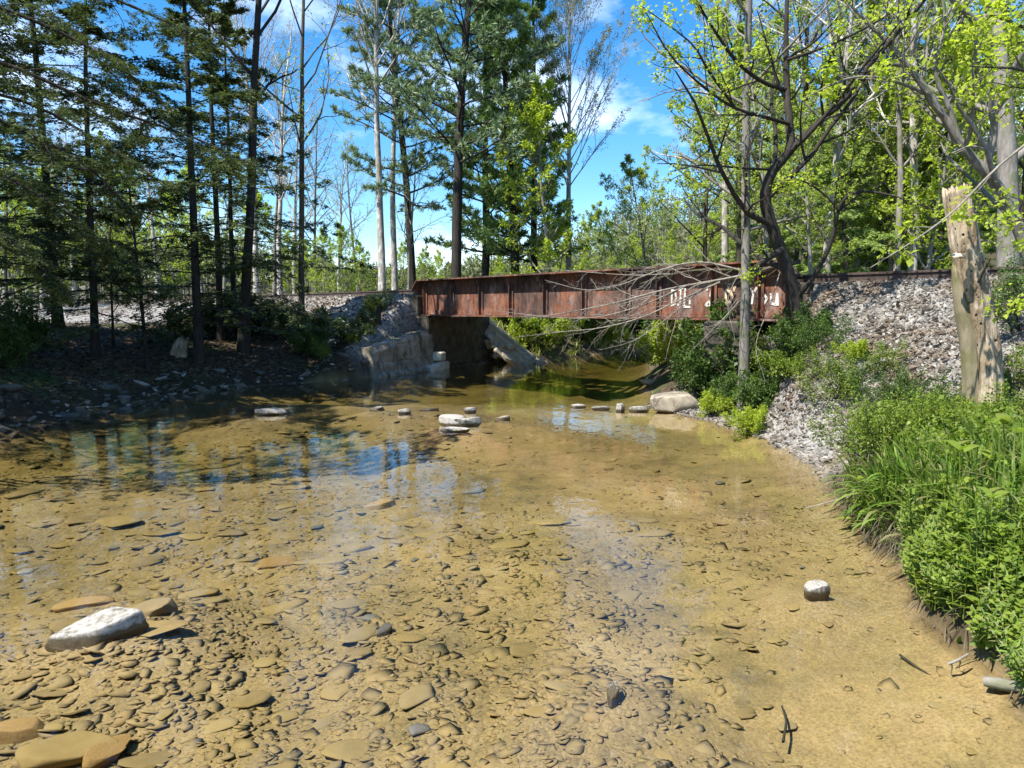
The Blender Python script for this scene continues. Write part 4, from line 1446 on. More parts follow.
# ------------------------------------------------------------------ trees on the right bank
SUB = dict(max=3, seg=[10, 6, 4, 3], wig=[.05, .12, .16, .2], trop=[.0, .05, .03, .02], tip=[.2, .2, .3, .5], n=[9, 5, 4], st=[.2, .2, .2], len=[.42, .45, .45], ang=[(48, 42), (48, 42), (48, 42)],
           rr=[.55, .55, .6], shape=['cone', 'cone', 'cone'])


def limb(out, pix, r0, r1, R_, S=SUB, n=12, sp=True, origin=Vector((0, 0, 0)), lev=0, cut=None):
    pts = [at(*p) - origin for p in pix]
    sp_pts = spline(pts, n)
    out.setdefault(lev, []).append((sp_pts, r0, r1))
    if sp:
        ds = [(b - a).normalized() for a, b in zip(sp_pts[:-1], sp_pts[1:])]
        L = sum((b - a).length for a, b in zip(sp_pts[:-1], sp_pts[1:]))
        S2 = dict(S)
        if cut:
            S2['n'] = [cut] + S['n'][1:]
        spawn(out, S2, R_, sp_pts, ds, L, r0, lev)


# pale straight tree in front of the bridge
birch = tree('slender_tree', dict(BARE, wig=[.008, .12, .16, .2], n=[20, 6, 5], st=[.22, .25, .2], len=[.17, .45, .45], ang=[(70, 45), (45, 40), (45, 40)]), 11, .08, 81, 'bark_grey', 'lf_bud', 'straight pale barked tree in front of the right end of the bridge', per=2, size=.05, lean=(.004, 0))
birch.location = (pX(745, 10.8), 10.8, gz(pX(745, 10.8), 10.8))

# dark crooked tree
bx, by = pX(800, 10.2), 10.2
org = Vector((bx, by, gz(bx, by)))
ct = thing('crooked_tree', 'dark crooked tree with spreading limbs and sparse lime leaves in front of the bridge end', 'tree', org)
R_ = random.Random(91)
o = {}
Yc = 10.2
limb(o, [(801, 392, Yc), (800, 340, Yc), (793, 290, Yc), (775, 235, Yc), (765, 200, Yc), (772, 172, Yc), (790, 150, Yc), (789, 120, Yc + .1), (787, 90, Yc + .2), (786, 45, Yc + .3), (787, 0, Yc + .4), (789, -70, Yc + .6)], .10, .016, R_, n=26, sp=True, origin=org, cut=10)
limb(o, [(790, 152, Yc), (815, 125, Yc - .1), (845, 100, Yc - .3), (870, 65, Yc - .5), (900, 30, Yc - .7), (925, 0, Yc - .9), (960, -40, Yc - 1.2)], .045, .009, R_, n=14, origin=org, cut=8)
limb(o, [(788, 90, Yc + .2), (765, 83, Yc + .1), (740, 65, Yc - .1), (722, 42, Yc - .3), (708, 20, Yc - .5), (694, -5, Yc - .7)], .034, .007, R_, n=12, origin=org, cut=7)
limb(o, [(789, 124, Yc), (765, 117, Yc - .2), (735, 108, Yc - .4), (705, 88, Yc - .6), (670, 55, Yc - .8), (645, 10, Yc - 1.0)], .028, .005, R_, n=12, origin=org, cut=9)
limb(o, [(735, 108, Yc - .4), (708, 70, Yc - .7), (690, 42, Yc - .8), (640, 5, Yc - .9)], .02, .005, R_, n=9, origin=org, cut=6)
limb(o, [(782, 250, Yc - .1), (762, 262, Yc - .3), (748, 275, Yc - .4)], .045, .02, R_, n=5, origin=org, cut=3)
limb(o, [(795, 300, Yc), (815, 275, Yc - .2), (832, 240, Yc - .3), (840, 205, Yc - .4), (858, 192, Yc - .5), (890, 195, Yc - .7), (935, 210, Yc - .9)], .035, .006, R_, n=14, origin=org, cut=8)
limb(o, [(838, 210, Yc - .4), (825, 195, Yc - .4), (800, 180, Yc - .5), (780, 190, Yc - .6)], .018, .005, R_, n=8, origin=org, cut=4)
limb(o, [(776, 170, Yc), (740, 168, Yc - .2), (700, 165, Yc - .5), (670, 172, Yc - .7)], .018, .005, R_, n=8, origin=org, cut=4)
limb(o, [(787, 60, Yc + .2), (830, 45, Yc), (880, 20, Yc - .2), (915, -6, Yc - .4)], .022, .006, R_, n=9, origin=org, cut=6)
g = Geo()
for lev, polys in o.items():
    tubes(g, polys, (10, 5, 4, 3)[lev], lump=.03 if lev == 0 else 0, rng=np.random.default_rng(4))
g.obj('trunk', M['bark_dark'], ct)
g = Geo()
N_ = np.random.default_rng(92)
sel = [p for p in o[3] if N_.random() < .2] + [p for p in o[2] if N_.random() < .1]
crown_leaves(g, sel, 9, .05, N_, jit=.055, droop=.45, wl=.8, upn=.75)
g.obj('crown', M['lf_lime'], ct)

# tree outside the right edge: only its leafy boughs reach in
bx, by = 5.35, 5.6
org = Vector((bx, by, gz(bx, by)))
rt = thing('maple_tree', 'tree at the right edge with bright lime leaf sprays hanging into the view', 'tree', org)
o = {}
R_ = random.Random(95)
o[0] = [(spline([Vector((0, 0, -.1)), Vector((.05, 0, 2)), Vector((-.05, .1, 4)), Vector((.1, 0, 7.5))], 14), .13, .03)]
limb(o, [(1215, 180, 5.6), (1130, 90, 5.5), (1050, 40, 5.4), (985, 12, 5.3)], .03, .006, R_, n=10, origin=org, cut=9)
limb(o, [(1212, 240, 5.6), (1120, 130, 5.4), (1040, 75, 5.2), (970, 66, 5.0)], .026, .005, R_, n=10, origin=org, cut=8)
limb(o, [(1212, 300, 5.6), (1130, 250, 5.4), (1060, 215, 5.2), (1000, 225, 5.0)], .022, .005, R_, n=10, origin=org, cut=7)
limb(o, [(1212, 330, 5.6), (1130, 310, 5.3), (1060, 290, 5.0), (1010, 300, 4.9)], .018, .004, R_, n=10, origin=org, cut=6)
limb(o, [(1215, 60, 5.6), (1090, -40, 5.4), (1000, -60, 5.3)], .026, .005, R_, n=10, origin=org, cut=7)
g = Geo()
for lev, polys in o.items():
    tubes(g, polys, (8, 4, 3, 3)[lev])
g.obj('trunk', M['bark_brown'], rt)
g = Geo()
crown_leaves(g, [p for p in o[3] + o[2] if N_.random() < .42], 6, .038, N_, jit=.04, droop=.5, wl=.75, upn=.8)
g.obj('crown', M['lf_lime'], rt)

# forked limbs of a bare tree behind the snag
bx, by = pX(1040, 9.6), 9.6
org = Vector((bx, by, gz(bx, by)))
ft = thing('bare_tree', 'grey forking tree whose limbs fan out behind the broken snag', 'tree', org)
o = {}
R_ = random.Random(97)
Yf = 9.6
limb(o, [(1042, 330, Yf), (1030, 260, Yf), (1000, 190, Yf), (965, 150, Yf), (930, 95, Yf), (890, 45, Yf), (850, 5, Yf)], .09, .012, R_, n=18, origin=org, cut=12)
limb(o, [(960, 145, Yf), (950, 110, Yf), (935, 70, Yf), (945, 20, Yf), (935, -30, Yf)], .04, .01, R_, n=12, origin=org, cut=8)
limb(o, [(985, 175, Yf), (995, 120, Yf - .1), (975, 60, Yf - .2), (990, 0, Yf - .3)], .045, .01, R_, n=12, origin=org, cut=8)
limb(o, [(930, 95, Yf), (890, 80, Yf - .2), (850, 78, Yf - .4), (800, 100, Yf - .6)], .025, .006, R_, n=10, origin=org, cut=6)
g = Geo()
for lev, polys in o.items():
    tubes(g, polys, (8, 5, 4, 3)[lev])
g.obj('trunk', M['bark_grey'], ft)
g = Geo()
crown_leaves(g, [p for p in o[3] if N_.random() < .5], 4, .07, N_, jit=.04, droop=.4, wl=.8, upn=.7)
g.obj('crown', M['lf_lime'], ft)

# long thin pale bough crossing the snag
org = at(1060, 120, 6.6)
lb = thing('hanging_bough', 'long thin pale bough slanting down in front of the snag', 'branch', org)
o = {}
limb(o, [(1060, 118, 6.6), (1000, 165, 6.6), (955, 210, 6.5), (915, 240, 6.4), (870, 268, 6.3)], .013, .004, R_, n=12, origin=org, cut=5, S=dict(SUB, len=[.2, .4, .4]))
g = Geo()
for lev, polys in o.items():
    tubes(g, polys, (5, 3, 3, 3)[lev])
g.obj('branch', M['twig_dead'], lb)
g = Geo()
crown_leaves(g, [p for p in o[3] if N_.random() < .35], 3, .07, N_, jit=.03, droop=.4, wl=.8, upn=.8)
g.obj('foliage', M['lf_lime'], lb)

# ------------------------------------------------------------------ fallen dead tree over the bridge
org = at(778, 268, 10.9)
org = Vector((org.x, org.y, 0))
dead = thing('fallen_tree', 'bleached fallen tree with a tangle of dead twigs hanging across the girder', 'fallen tree', org)
TW = dict(SUB, n=[12, 6, 4], st=[.12, .12, .1], len=[.34, .42, .45], ang=[(38, 32), (38, 34), (40, 40)], wig=[.05, .15, .2, .22], trop=[0, -.03, -.01, 0], rmin=.0016, seg=[10, 7, 5, 3])
R_ = random.Random(111)
LB = [
    ([(800, 262, 10.6), (770, 268, 10.9), (735, 270, 11.2), (700, 270, 11.6), (665, 276, 12.0), (640, 284, 12.2)], .075, .02, 9, 'bark_brown'),
    ([(775, 268, 10.9), (730, 278, 11.1), (690, 285, 11.3), (655, 292, 11.5), (615, 303, 11.7), (570, 312, 11.9), (530, 318, 12.1)], .055, .008, 13, 'twig_dead'),
    ([(740, 270, 11.1), (700, 262, 11.4), (660, 270, 11.7), (620, 285, 11.9), (585, 290, 12.1), (545, 280, 12.3)], .04, .006, 12, 'twig_dead'),
    ([(720, 282, 11.1), (680, 300, 11.2), (640, 318, 11.3), (600, 328, 11.4), (560, 332, 11.6), (510, 338, 11.8)], .035, .005, 13, 'twig_dead'),
    ([(690, 284, 11.3), (640, 306, 11.5), (590, 318, 11.7), (540, 316, 11.9), (490, 310, 12.1)], .03, .005, 12, 'twig_dead'),
    ([(670, 274, 11.9), (630, 275, 12.1), (585, 272, 12.4), (540, 268, 12.7)], .025, .005, 10, 'twig_dead'),
    ([(700, 290, 11.2), (670, 316, 11.1), (635, 340, 11.0), (600, 350, 11.0)], .022, .004, 9, 'twig_dead'),
    ([(760, 268, 10.9), (740, 300, 10.7), (712, 330, 10.5), (690, 352, 10.4)], .022, .004, 7, 'twig_dead'),
    ([(780, 272, 10.7), (770, 305, 10.4), (756, 345, 10.2), (765, 380, 10.1)], .02, .006, 7, 'twig_dead'),
    ([(745, 262, 10.9), (728, 300, 10.7), (735, 340, 10.5)], .016, .004, 5, 'twig_dead'),
]
for pix, r0, r1, c, mt in LB:
    o = {}
    limb(o, pix, r0 * .4, r1 * .45, R_, S=TW, n=14, origin=org, cut=int(c * 1.35))
    g = Geo()
    for lev, polys in o.items():
        tubes(g, polys, (7, 4, 3, 3)[lev])
    g.obj('trunk' if mt == 'bark_brown' else 'branch', M[mt], dead)

# ------------------------------------------------------------------ the broken snag
Ys = 7.0
b0 = at(988, 395, Ys)
zg = gz(b0.x, b0.y)
sn = thing('broken_snag', 'leaning barkless dead trunk with a broken top at the right edge', 'dead tree', (b0.x, b0.y, zg))
org = Vector((b0.x, b0.y, zg))


def lumpy(path, radii, k, seed, ragged=.0, groove=.06):
    n = len(path)
    N = np.random.default_rng(seed)
    P = np.array([tuple(p) for p in path])
    T = nrm(np.gradient(P, axis=0))
    U = nrm(np.cross(T, np.array([[0, 1.0, 0]])))
    W = np.cross(T, U)
    a = np.arange(k) / k * 2 * np.pi
    gr = N.normal(0, groove, k)
    hh = np.linspace(0, 4, n)
    nz = fbm(np.cos(a)[None] * 1.6 + 5 + 0 * hh[:, None], np.sin(a)[None] * 1.6 + hh[:, None] * .9, seed, 3)
    r = radii[:, None] * (1 + gr[None] + .28 * nz)
    V = P[:, None] + r[..., None] * (np.cos(a)[None, :, None] * U[:, None] + np.sin(a)[None, :, None] * W[:, None])
    if ragged:
        V[-1] += T[-1] * (N.uniform(-1, 1, k) * ragged)[:, None]
        V[-2] += T[-1] * (N.uniform(-1, .3, k) * ragged * .5)[:, None]
    V = V.reshape(-1, 3)
    q = [[i * k + j, i * k + (j + 1) % k, (i + 1) * k + (j + 1) % k, (i + 1) * k + j] for i in range(n - 1) for j in range(k)]
    c = len(V)
    V = np.concatenate([V, [P[-1] - T[-1] * .10]])
    tri = [[(n - 1) * k + j, (n - 1) * k + (j + 1) % k, c] for j in range(k)]
    return V, q, tri


pth = spline([Vector((b0.x + .03, b0.y, zg - .2)) - org, at(989, 365, Ys) - org, at(977, 300, Ys) - org, at(965, 240, Ys) - org, at(957, 188, Ys) - org], 44)
rad = np.interp(np.linspace(0, 1, 45), [0, .12, .4, .75, 1], [.175, .138, .120, .120, .112])
g = Geo()
V, q, tri = lumpy(pth, rad, 44, 5, .04, .085)
g.add(V, q, tri)
trunk_o = g.obj('trunk', M['snag'], sn)
g = Geo()
pth2 = spline([Vector((at(976, 395, Ys + .05).x, Ys + .05, zg - .15)) - org, at(970, 345, Ys + .03) - org, at(961, 300, Ys + .03) - org, at(954, 266, Ys + .03) - org], 16)
V, q, tri = lumpy(pth2, np.interp(np.linspace(0, 1, 17), [0, .5, 1], [.08, .07, .02]), 18, 8, .05, .16)
g.add(V, q, tri)
g.obj('split_half', M['split'], sn)['label'] = 'mossy split half of the dead trunk'
g = Geo()
fp = at(957, 258, Ys - .16) - org
a = np.linspace(0, np.pi, 13)
V = [(fp.x, fp.y + .03, fp.z)] + [(fp.x + .07 * math.cos(t), fp.y - .07 * math.sin(t), fp.z + .012 * math.sin(t * 5)) for t in a] + [(fp.x + .05 * math.cos(t), fp.y - .035 * math.sin(t), fp.z + .035) for t in a] + [(fp.x, fp.y + .03, fp.z + .05)]
g.add(V, [[0, i + 1, i + 2] for i in range(12)] + [[27, i + 15, i + 14] for i in range(12)], [[i + 1, i + 14, i + 15, i + 2] for i in range(12)])
g.obj('shelf_fungus', M['fungus'], trunk_o)
g = Geo()
tubes(g, [(spline([at(978, 282, Ys - .12) - org, at(984, 270, Ys - .20) - org, at(989, 262, Ys - .26) - org], 5), .016, .009)], 7)
g.obj('branch_stub', M['bark_brown'], trunk_o)
# ivy shoots round its foot are separate plants below

# ------------------------------------------------------------------ shrubs, herbs and grass
SH = {}
SH['green'] = shrub('green_shrub', 1.5, 14, 201, 'bark_brown', 'lf_green', 'x', per=9, size=.075, spread=.7)
SH['dark'] = shrub('dark_shrub', 1.2, 12, 202, 'bark_dark', 'lf_hem', 'x', per=9, size=.08, spread=.8)
SH['lime'] = shrub('lime_shrub', 1.4, 12, 203, 'bark_brown', 'lf_lime', 'x', per=9, size=.075, spread=.8)
SH['airy'] = shrub('open_shrub', 1.1, 9, 204, 'bark_dark', 'herb', 'x', per=6, size=.042, spread=.9, r=.008, upn=.7)
SH['thicket'] = shrub('open_shrub', .95, 10, 206, 'bark_dark', 'lf_green', 'x', per=8, size=.036, spread=1.0, r=.007, upn=.7)
SH['low'] = shrub('low_shrub', .5, 12, 205, 'bark_brown', 'herb', 'x', per=5, size=.05, spread=1.2, r=.006)


def bush(pr, px, Y, label, s=1.0, group=None, dz=0.0):
    return place(SH, used, 'S' + pr if False else pr, pX(px, Y), Y, (px * 3.7 + Y * 9.1) % 6.28, s, label, group, dz)


for px, Y, s, pr, lab in [
    (720, 12.2, .95, 'green', 'tall dense green shrub left of the pale straight tree'),
    (738, 12.8, 1.0, 'green', 'dark green climber covered shrub against the right end of the girder'),
    (700, 12.0, .62, 'green', 'rounded green shrub above the gravel bar tip'),
    (760, 10.3, .5, 'green', 'low green shrub at the foot of the crooked tree'),
    (735, 11.0, .42, 'green', 'small green shrub at the foot of the pale straight tree'),
    (800, 9.9, .55, 'green', 'green shoots wrapped round the base of the crooked tree'),
    (680, 15.5, .95, 'lime', 'bright yellow green bush on the right bank under the bridge'),
    (662, 18.5, .9, 'lime', 'yellow green bush at the water edge beyond the bridge'),
    (700, 14.0, .8, 'lime', 'lime bush close under the girder by the green shrubs'),
    (715, 11.0, .35, 'lime', 'low patch of lime shoots on the gravel bar edge'),
    (750, 9.7, .35, 'lime', 'low lime shoots between the gravel bar and the shrubs'),
    (870, 7.6, 0.68, 'airy', 'open small leaved shrub left of the snag'),
    (905, 7.2, 0.65, 'airy', 'open small leaved shrub in front of the snag'),
    (860, 6.9, 0.50, 'airy', 'dark stemmed open shrub at the shaded end of the gravel'),
    (930, 6.6, 0.54, 'airy', 'open shrub behind the tall grass'),
    (985, 6.2, 0.54, 'airy', 'open shrub at the foot of the snag'),
    (825, 9.0, 0.43, 'airy', 'small open shrub at the foot of the right ballast slope'),
    (880, 8.5, 0.50, 'airy', 'open shrub against the right ballast slope'),
    (1015, 7.4, 0.58, 'airy', 'open shrub right of the snag'),
    (848, 8.6, .5, 'thicket', 'dark green thin stemmed bush at the foot of the right ballast slope'),
    (880, 8.0, .6, 'thicket', 'dark green thin stemmed bush between snag and gravel bar'),
    (912, 7.9, .55, 'thicket', 'dark green thin stemmed bush touching the left side of the snag'),
    (935, 7.6, .6, 'thicket', 'dark green thin stemmed bush at the mossy half of the snag'),
    (1018, 8.2, .9, 'thicket', 'dark green thin stemmed bush behind the snag at the right edge'),
    (820, 9.5, .6, 'thicket', 'small dark green thin stemmed bush by the crooked tree'),
    (885, 6.7, .6, 'airy', 'thin open shrub left of the snag in front of the grass top'),
    (915, 6.5, .62, 'airy', 'thin open shrub directly before the snag'),
    (960, 6.5, .62, 'airy', 'small open shrub covering the snag base'),
    (1000, 6.6, .6, 'airy', 'small open shrub to the right of the snag base'),
    (850, 8.4, .6, 'airy', 'open shrub halfway between gravel bar and ballast slope'),
    (855, 9.0, .24, 'lime', 'single bright shoot high on the ballast slope edge'),
]:
    bush(pr, px, Y, lab, s)
rs = random.Random(8)
nb = 0
while nb < 26:
    Y = rs.uniform(22.5, 36)
    X = rs.uniform(-.4, 8)
    sd1, t1 = float(terrain(np.array([X]), np.array([Y]))[1][0]), 0
    if not .35 < sd1 < 5 or float(track_ts(np.array([X]), np.array([Y]))[1][0]) > -3.6: continue
    place(SH, used, 'lime' if rs.random() < .7 else 'green', X, Y, rs.uniform(0, 6), rs.uniform(.55, 1.1), 'sunlit yellow green bush on the far bank beyond the bridge', 'bushes on the far bank')
    nb += 1
for i in range(34):
    px = rs.uniform(800, 1040)
    Y = rs.uniform(5.2, 9.0)
    X = pX(px, Y)
    zz_, sd_, ba_, br_, _ = terrain(np.array([X]), np.array([Y]))
    if sd_[0] < .5 or ba_[0] > .6: continue
    bush('low', px, Y, 'low leafy plant in the undergrowth on the right bank', rs.uniform(.6, 1.1), 'low plants of the right bank')
for i in range(16):
    px, Y = rs.uniform(690, 800), rs.uniform(9.6, 12.4)
    if float(terrain(np.array([pX(px, Y)]), np.array([Y]))[1][0]) < .7: continue
    bush('low', px, Y, 'low leafy plant between the shrubs behind the gravel bar', rs.uniform(.6, 1.2), 'low plants behind the gravel bar')
# left bank shrubs
for px, Y, s, pr, lab in [
    (262, 19.5, .9, 'dark', 'dark shrub right of the leaning tall tree'), (285, 18.8, .85, 'dark', 'dark shrub left of the slender grey tree'), (318, 19, .8, 'dark', 'dark shrub right of the slender grey tree'),
    (240, 20, .9, 'dark', 'dark shrub at the foot of the leaning tall tree'), (345, 17.9, .55, 'dark', 'dark leafy shrub left of the wing wall'), (365, 18.2, .5, 'dark', 'small dark shrub touching the wing wall'),
    (352, 17.6, .5, 'airy', 'open brush at the left end of the wing wall'), (338, 18.3, .7, 'airy', 'open brush on the bank left of the wing wall'), (368, 19.3, .6, 'airy', 'open brush above the wing wall'), (325, 17.2, .5, 'airy', 'low brush at the waterline left of the wing wall'), (390, 19.6, .5, 'airy', 'small open brush on the wing wall top'),
    (215, 18.5, .9, 'dark', 'dark shrub between the hemlock trunks'), (180, 17.5, .7, 'dark', 'low dark shrub left of the straight hemlock'), (310, 17.6, .6, 'green', 'green leaved shrub in the shade of the left bank'),
    (375, 19.5, .45, 'dark', 'brushy shrub on top of the wing wall'), (30, 13.5, .7, 'green', 'shaded green shrub at the far left of the bank'), (8, 12.0, .6, 'green', 'shaded green shrub at the left edge'),
]:
    bush(pr, px, Y, lab, s)
# bank bushes beyond the bridge
for px, Y, s, pr, lab in [
    (535, 24.2, 1.0, 'green', 'green bush over the pale stones beyond the bridge'), (556, 25.4, .9, 'lime', 'low lime bush on the far bank seen under the girder'), (520, 25.5, 1.3, 'green', 'green bush above the far wing wall'),
    (575, 27.5, 1.3, 'green', 'green bush on the far bank seen under the girder'), (597, 29, 1.4, 'lime', 'lime bush on the far bank seen under the girder'), (615, 30.5, 1.3, 'lime', 'lime bush near the bend of the far bank'),
    (632, 33, 1.4, 'green', 'green bush at the bend of the creek'), (650, 33, 1.3, 'dark', 'dark bush at the end of the visible water'), (562, 30, 1.6, 'lime', 'yellowish bush behind the low lime far bank bush'),
    (585, 33, 1.7, 'green', 'tall green bush high on the far bank'), (610, 35, 1.7, 'lime', 'tall lime bush high on the far bank'), (672, 22, 1.2, 'green', 'green bush on the right bank beyond the bridge'),
    (640, 36, 1.8, 'lime', 'tall lime bush behind the bend of the creek'), (505, 28, 1.5, 'lime', 'lime bush behind the abutment beyond the bridge'),
]:
    bush(pr, px, Y, lab, s)

# tall grass on the near right bank
Rg = np.random.default_rng(12)
g = Geo()
n = 60000
yy = Rg.uniform(2.4, 6.5, n)
xx = Rg.uniform(1.8, 6.2, n)
zz, sdg, bal, bar, _ = terrain(xx, yy)
prob = np.where(sdg < .35, .75, .32) * np.clip(.42 + 2.0 * fbm(xx * 1.4, yy * 1.4, 81, 3), .03, 1) * np.where(yy < 4.25, .33, 1.0) * sst(6.5, 5.8, yy)
keep = (sdg > .005) & (sdg < 2.6) & (Rg.random(n) < prob) & (xx / yy < .95)
xx, yy, zz, sdg = xx[keep], yy[keep], zz[keep], sdg[keep]
n = len(xx)
az = Rg.uniform(0, 2 * np.pi, n)
tilt = np.abs(Rg.normal(.25, .2, n))
ov = np.exp(-sdg / .3)[:, None]
D = np.stack([np.cos(az) * tilt, np.sin(az) * tilt, np.ones(n)], 1) + ov * np.array([-.45, -.3, 0])
hgt = np.where((yy > 4.2) & (yy < 6.4), 1.05, .7) * Rg.uniform(.18, .6, n) * (1 - .45 * ov[:, 0])
ribbons(g, np.stack([xx, yy, zz - .02], 1), D, hgt, Rg.uniform(.008, .024, n), [.7, 1, .95, .8, .5, .05], Rg.uniform(.3, 2.2, n), 5)
bl = np.where((yy > 4.0) & (yy < 6.3) & (Rg.random(n) < .16))[0]
D2 = D[bl] + Rg.normal(0, .35, (len(bl), 3)) * [1, 1, 0]
ribbons(g, np.stack([xx, yy, zz - .02], 1)[bl], D2, Rg.uniform(.35, .7, len(bl)) * (1 - .4 * ov[bl, 0]), Rg.uniform(.022, .042, len(bl)), [.6, .95, 1, .85, .55, .04], Rg.uniform(1.2, 3.0, len(bl)), 5)
tag(g.obj('bank_grass', M['grass']), kind='stuff')
# dry thatch and roots hanging over the cut bank
g = Geo()
n = 30000
yy = Rg.uniform(2.4, 6.9, n)
xx = Rg.uniform(1.8, 3.6, n)
zz, sdg, bal, bar, _ = terrain(xx, yy)
k = (sdg > -.01) & (sdg < .30) & (Rg.random(n) < np.clip(.35 + fbm(xx * 3, yy * 3, 85, 3), 0, .75))
xx, yy, zz, sdg = xx[k], yy[k], zz[k], sdg[k]
n = len(xx)
D = np.stack([Rg.normal(-.7, .6, n), Rg.normal(-.35, .6, n), Rg.uniform(-.2, .7, n)], 1)
ribbons(g, np.stack([xx, yy, zz + .005], 1), D, Rg.uniform(.06, .26, n), Rg.uniform(.002, .007, n), [.8, 1, .9, .7, .4, .05], Rg.uniform(1.0, 3.5, n), 5)
tag(g.obj('dry_thatch', M['thatch']), kind='stuff')
g = Geo()
n = 4500
yy = Rg.uniform(2.4, 6.9, n)
xx = Rg.uniform(1.8, 3.4, n)
zz, sdg, bal, bar, _ = terrain(xx, yy)
k = (sdg > -.02) & (sdg < .34)
xx, yy, zz = xx[k], yy[k], zz[k]
n = len(xx)
a_ = Rg.uniform(0, 6.28, n)
kites(g, np.stack([xx, yy, zz + .008], 1), np.stack([np.cos(a_), np.sin(a_), Rg.normal(0, .5, n)], 1), np.array([-.4, -.2, 1.0]) + Rg.normal(0, .35, (n, 3)), Rg.uniform(.012, .034, n), Rg.uniform(.008, .016, n), .2)
tag(g.obj('bank_litter', M['mudleaf']), kind='stuff')
# sparse grass tufts elsewhere
g = Geo()
n = 6000
yy = Rg.uniform(9.0, 13.5, n)
xx = Rg.uniform(2.4, 5.0, n)
zz, sdd, bal, bar, _ = terrain(xx, yy)
k = (sdd > .4) & (bal < .4) & (Rg.random(n) < np.clip(fbm(xx * 1.4, yy * 1.4, 83, 3) * 2.2 + .45, 0, 1)) & (bar < .75)
xx, yy, zz = xx[k], yy[k], zz[k]
n = len(xx)
az = Rg.uniform(0, 6.28, n)
D = np.stack([np.cos(az) * .35, np.sin(az) * .35, np.ones(n)], 1)
ribbons(g, np.stack([xx, yy, zz - .01], 1), D, Rg.uniform(.1, .32, n), Rg.uniform(.006, .013, n), [.7, 1, .9, .7, .4, .05], Rg.uniform(.4, 1.8, n), 5)
tag(g.obj('bar_grass', M['herb']), kind='stuff')


g = Geo()
n = 22000
yy = Rg.uniform(21, 36, n)
xx = Rg.uniform(-.5, 9, n)
zz, sdd, bal, bar, _ = terrain(xx, yy)
k = (sdd > .03) & (sdd < 4) & (Rg.random(n) < np.clip(fbm(xx * .8, yy * .8, 88, 3) * 1.6 + .6, 0, 1))
xx, yy, zz = xx[k], yy[k], zz[k]
n = len(xx)
az = Rg.uniform(0, 6.28, n)
D = np.stack([np.cos(az) * .5, np.sin(az) * .5 - .2, np.ones(n)], 1)
ribbons(g, np.stack([xx, yy, zz - .01], 1), D, Rg.uniform(.2, .55, n), Rg.uniform(.015, .04, n), [.7, 1, .9, .7, .4, .05], Rg.uniform(.6, 2.4, n), 5)
tag(g.obj('far_bank_grass', M['farbank']), kind='stuff')


# leafy herbs: stem with paired leaves, each plant a thing
def herb_plant(name, H, pairs, leafL, leafW, seed, mat, curl=1.0, stems=3):
    t = thing(name, 'x', 'plant')
    N = np.random.default_rng(seed)
    gs, gl = Geo(), Geo()
    st, P, D, L = [], [], [], []
    for s in range(stems):
        a = N.uniform(0, 6.28)
        b = Vector((math.cos(a) * .05, math.sin(a) * .05, -.03))
        tip = Vector((math.cos(a) * .22 * H * N.uniform(.2, 1.4), math.sin(a) * .22 * H * N.uniform(.2, 1.4), H * N.uniform(.7, 1.1)))
        path = spline([b, (b + tip) / 2 + Vector((0, 0, .05 * H)), tip], 6)
        st.append((path, .006, .002))
        for k in range(pairs):
            f = .2 + .8 * k / max(pairs - 1, 1)
            q = path[min(int(f * 6), 6)]
            a2 = a + k * 1.57 + N.normal(0, .3)
            for sg in (0, math.pi):
                P.append(tuple(q)); D.append((math.cos(a2 + sg), math.sin(a2 + sg), .45 + .5 * f)); L.append(leafL * N.uniform(.7, 1.15) * (1 - .35 * f))
    tubes(gs, st, 4)
    gs.obj('stems', M['herb'], t)
    P, D, L = np.array(P), np.array(D), np.array(L)
    ribbons(gl, P, D, L, L / leafL * leafW, [.15, .8, 1, .85, .5, .03], N.uniform(.5, 1.3, len(P)) * curl, 5)
    gl.obj('leaves', M[mat], t)
    return t


def fern_plant(name, fronds, L, seed, mat):
    t = thing(name, 'x', 'fern')
    N = np.random.default_rng(seed)
    gl, gs = Geo(), Geo()
    st, P, D, LL = [], [], [], []
    for s in range(fronds):
        a = s * 6.28 / fronds + N.normal(0, .2)
        d = Vector((math.cos(a) * .5, math.sin(a) * .5, 1))
        path = [Vector((0, 0, 0))]
        for i in range(9):
            d = d.normalized(); path.append(path[-1] + d * L / 9); d.z -= .2
        st.append((path, .005, .0015))
        for i in range(2, 10):
            dd = (path[i] - path[i - 1]).normalized()
            side = dd.cross(Vector((0, 0, 1))).normalized()
            for sg in (1, -1):
                for h in (0, .5):
                    q = path[i - 1].lerp(path[i], h + .5 if h == 0 else 1.0)
                    P.append(tuple(q)); D.append(tuple(side * sg + dd * .45 + Vector((0, 0, .1)))); LL.append(L * .26 * (1 - .09 * (i + h)) + .02)
    tubes(gs, st, 4)
    gs.obj('stems', M['herb'], t)
    P, D, LL = np.array(P), np.array(D), np.array(LL)
    ribbons(gl, P, D, LL, LL * .22, [.6, 1, .9, .7, .4, .05], .5, 5)
    gl.obj('fronds', M[mat], t)
    return t


HB = {'broad': herb_plant('broad_leaf_plant', .42, 3, .24, .10, 301, 'herb', 1.2, 3), 'leafy': herb_plant('leafy_herb', .42, 6, .11, .05, 302, 'herb', .8, 5), 'narrow': herb_plant('narrow_leaf_herb', .5, 8, .13, .022, 303, 'grass', .9, 4), 'fern': fern_plant('fern', 7, .42, 304, 'herb')}


def herb(pr, px, py, Y, label, s=1.0, group=None):
    return place(HB, used, pr, pX(px, Y), Y, (px * 5.1 + Y * 3.3) % 6.28, s, label, group)


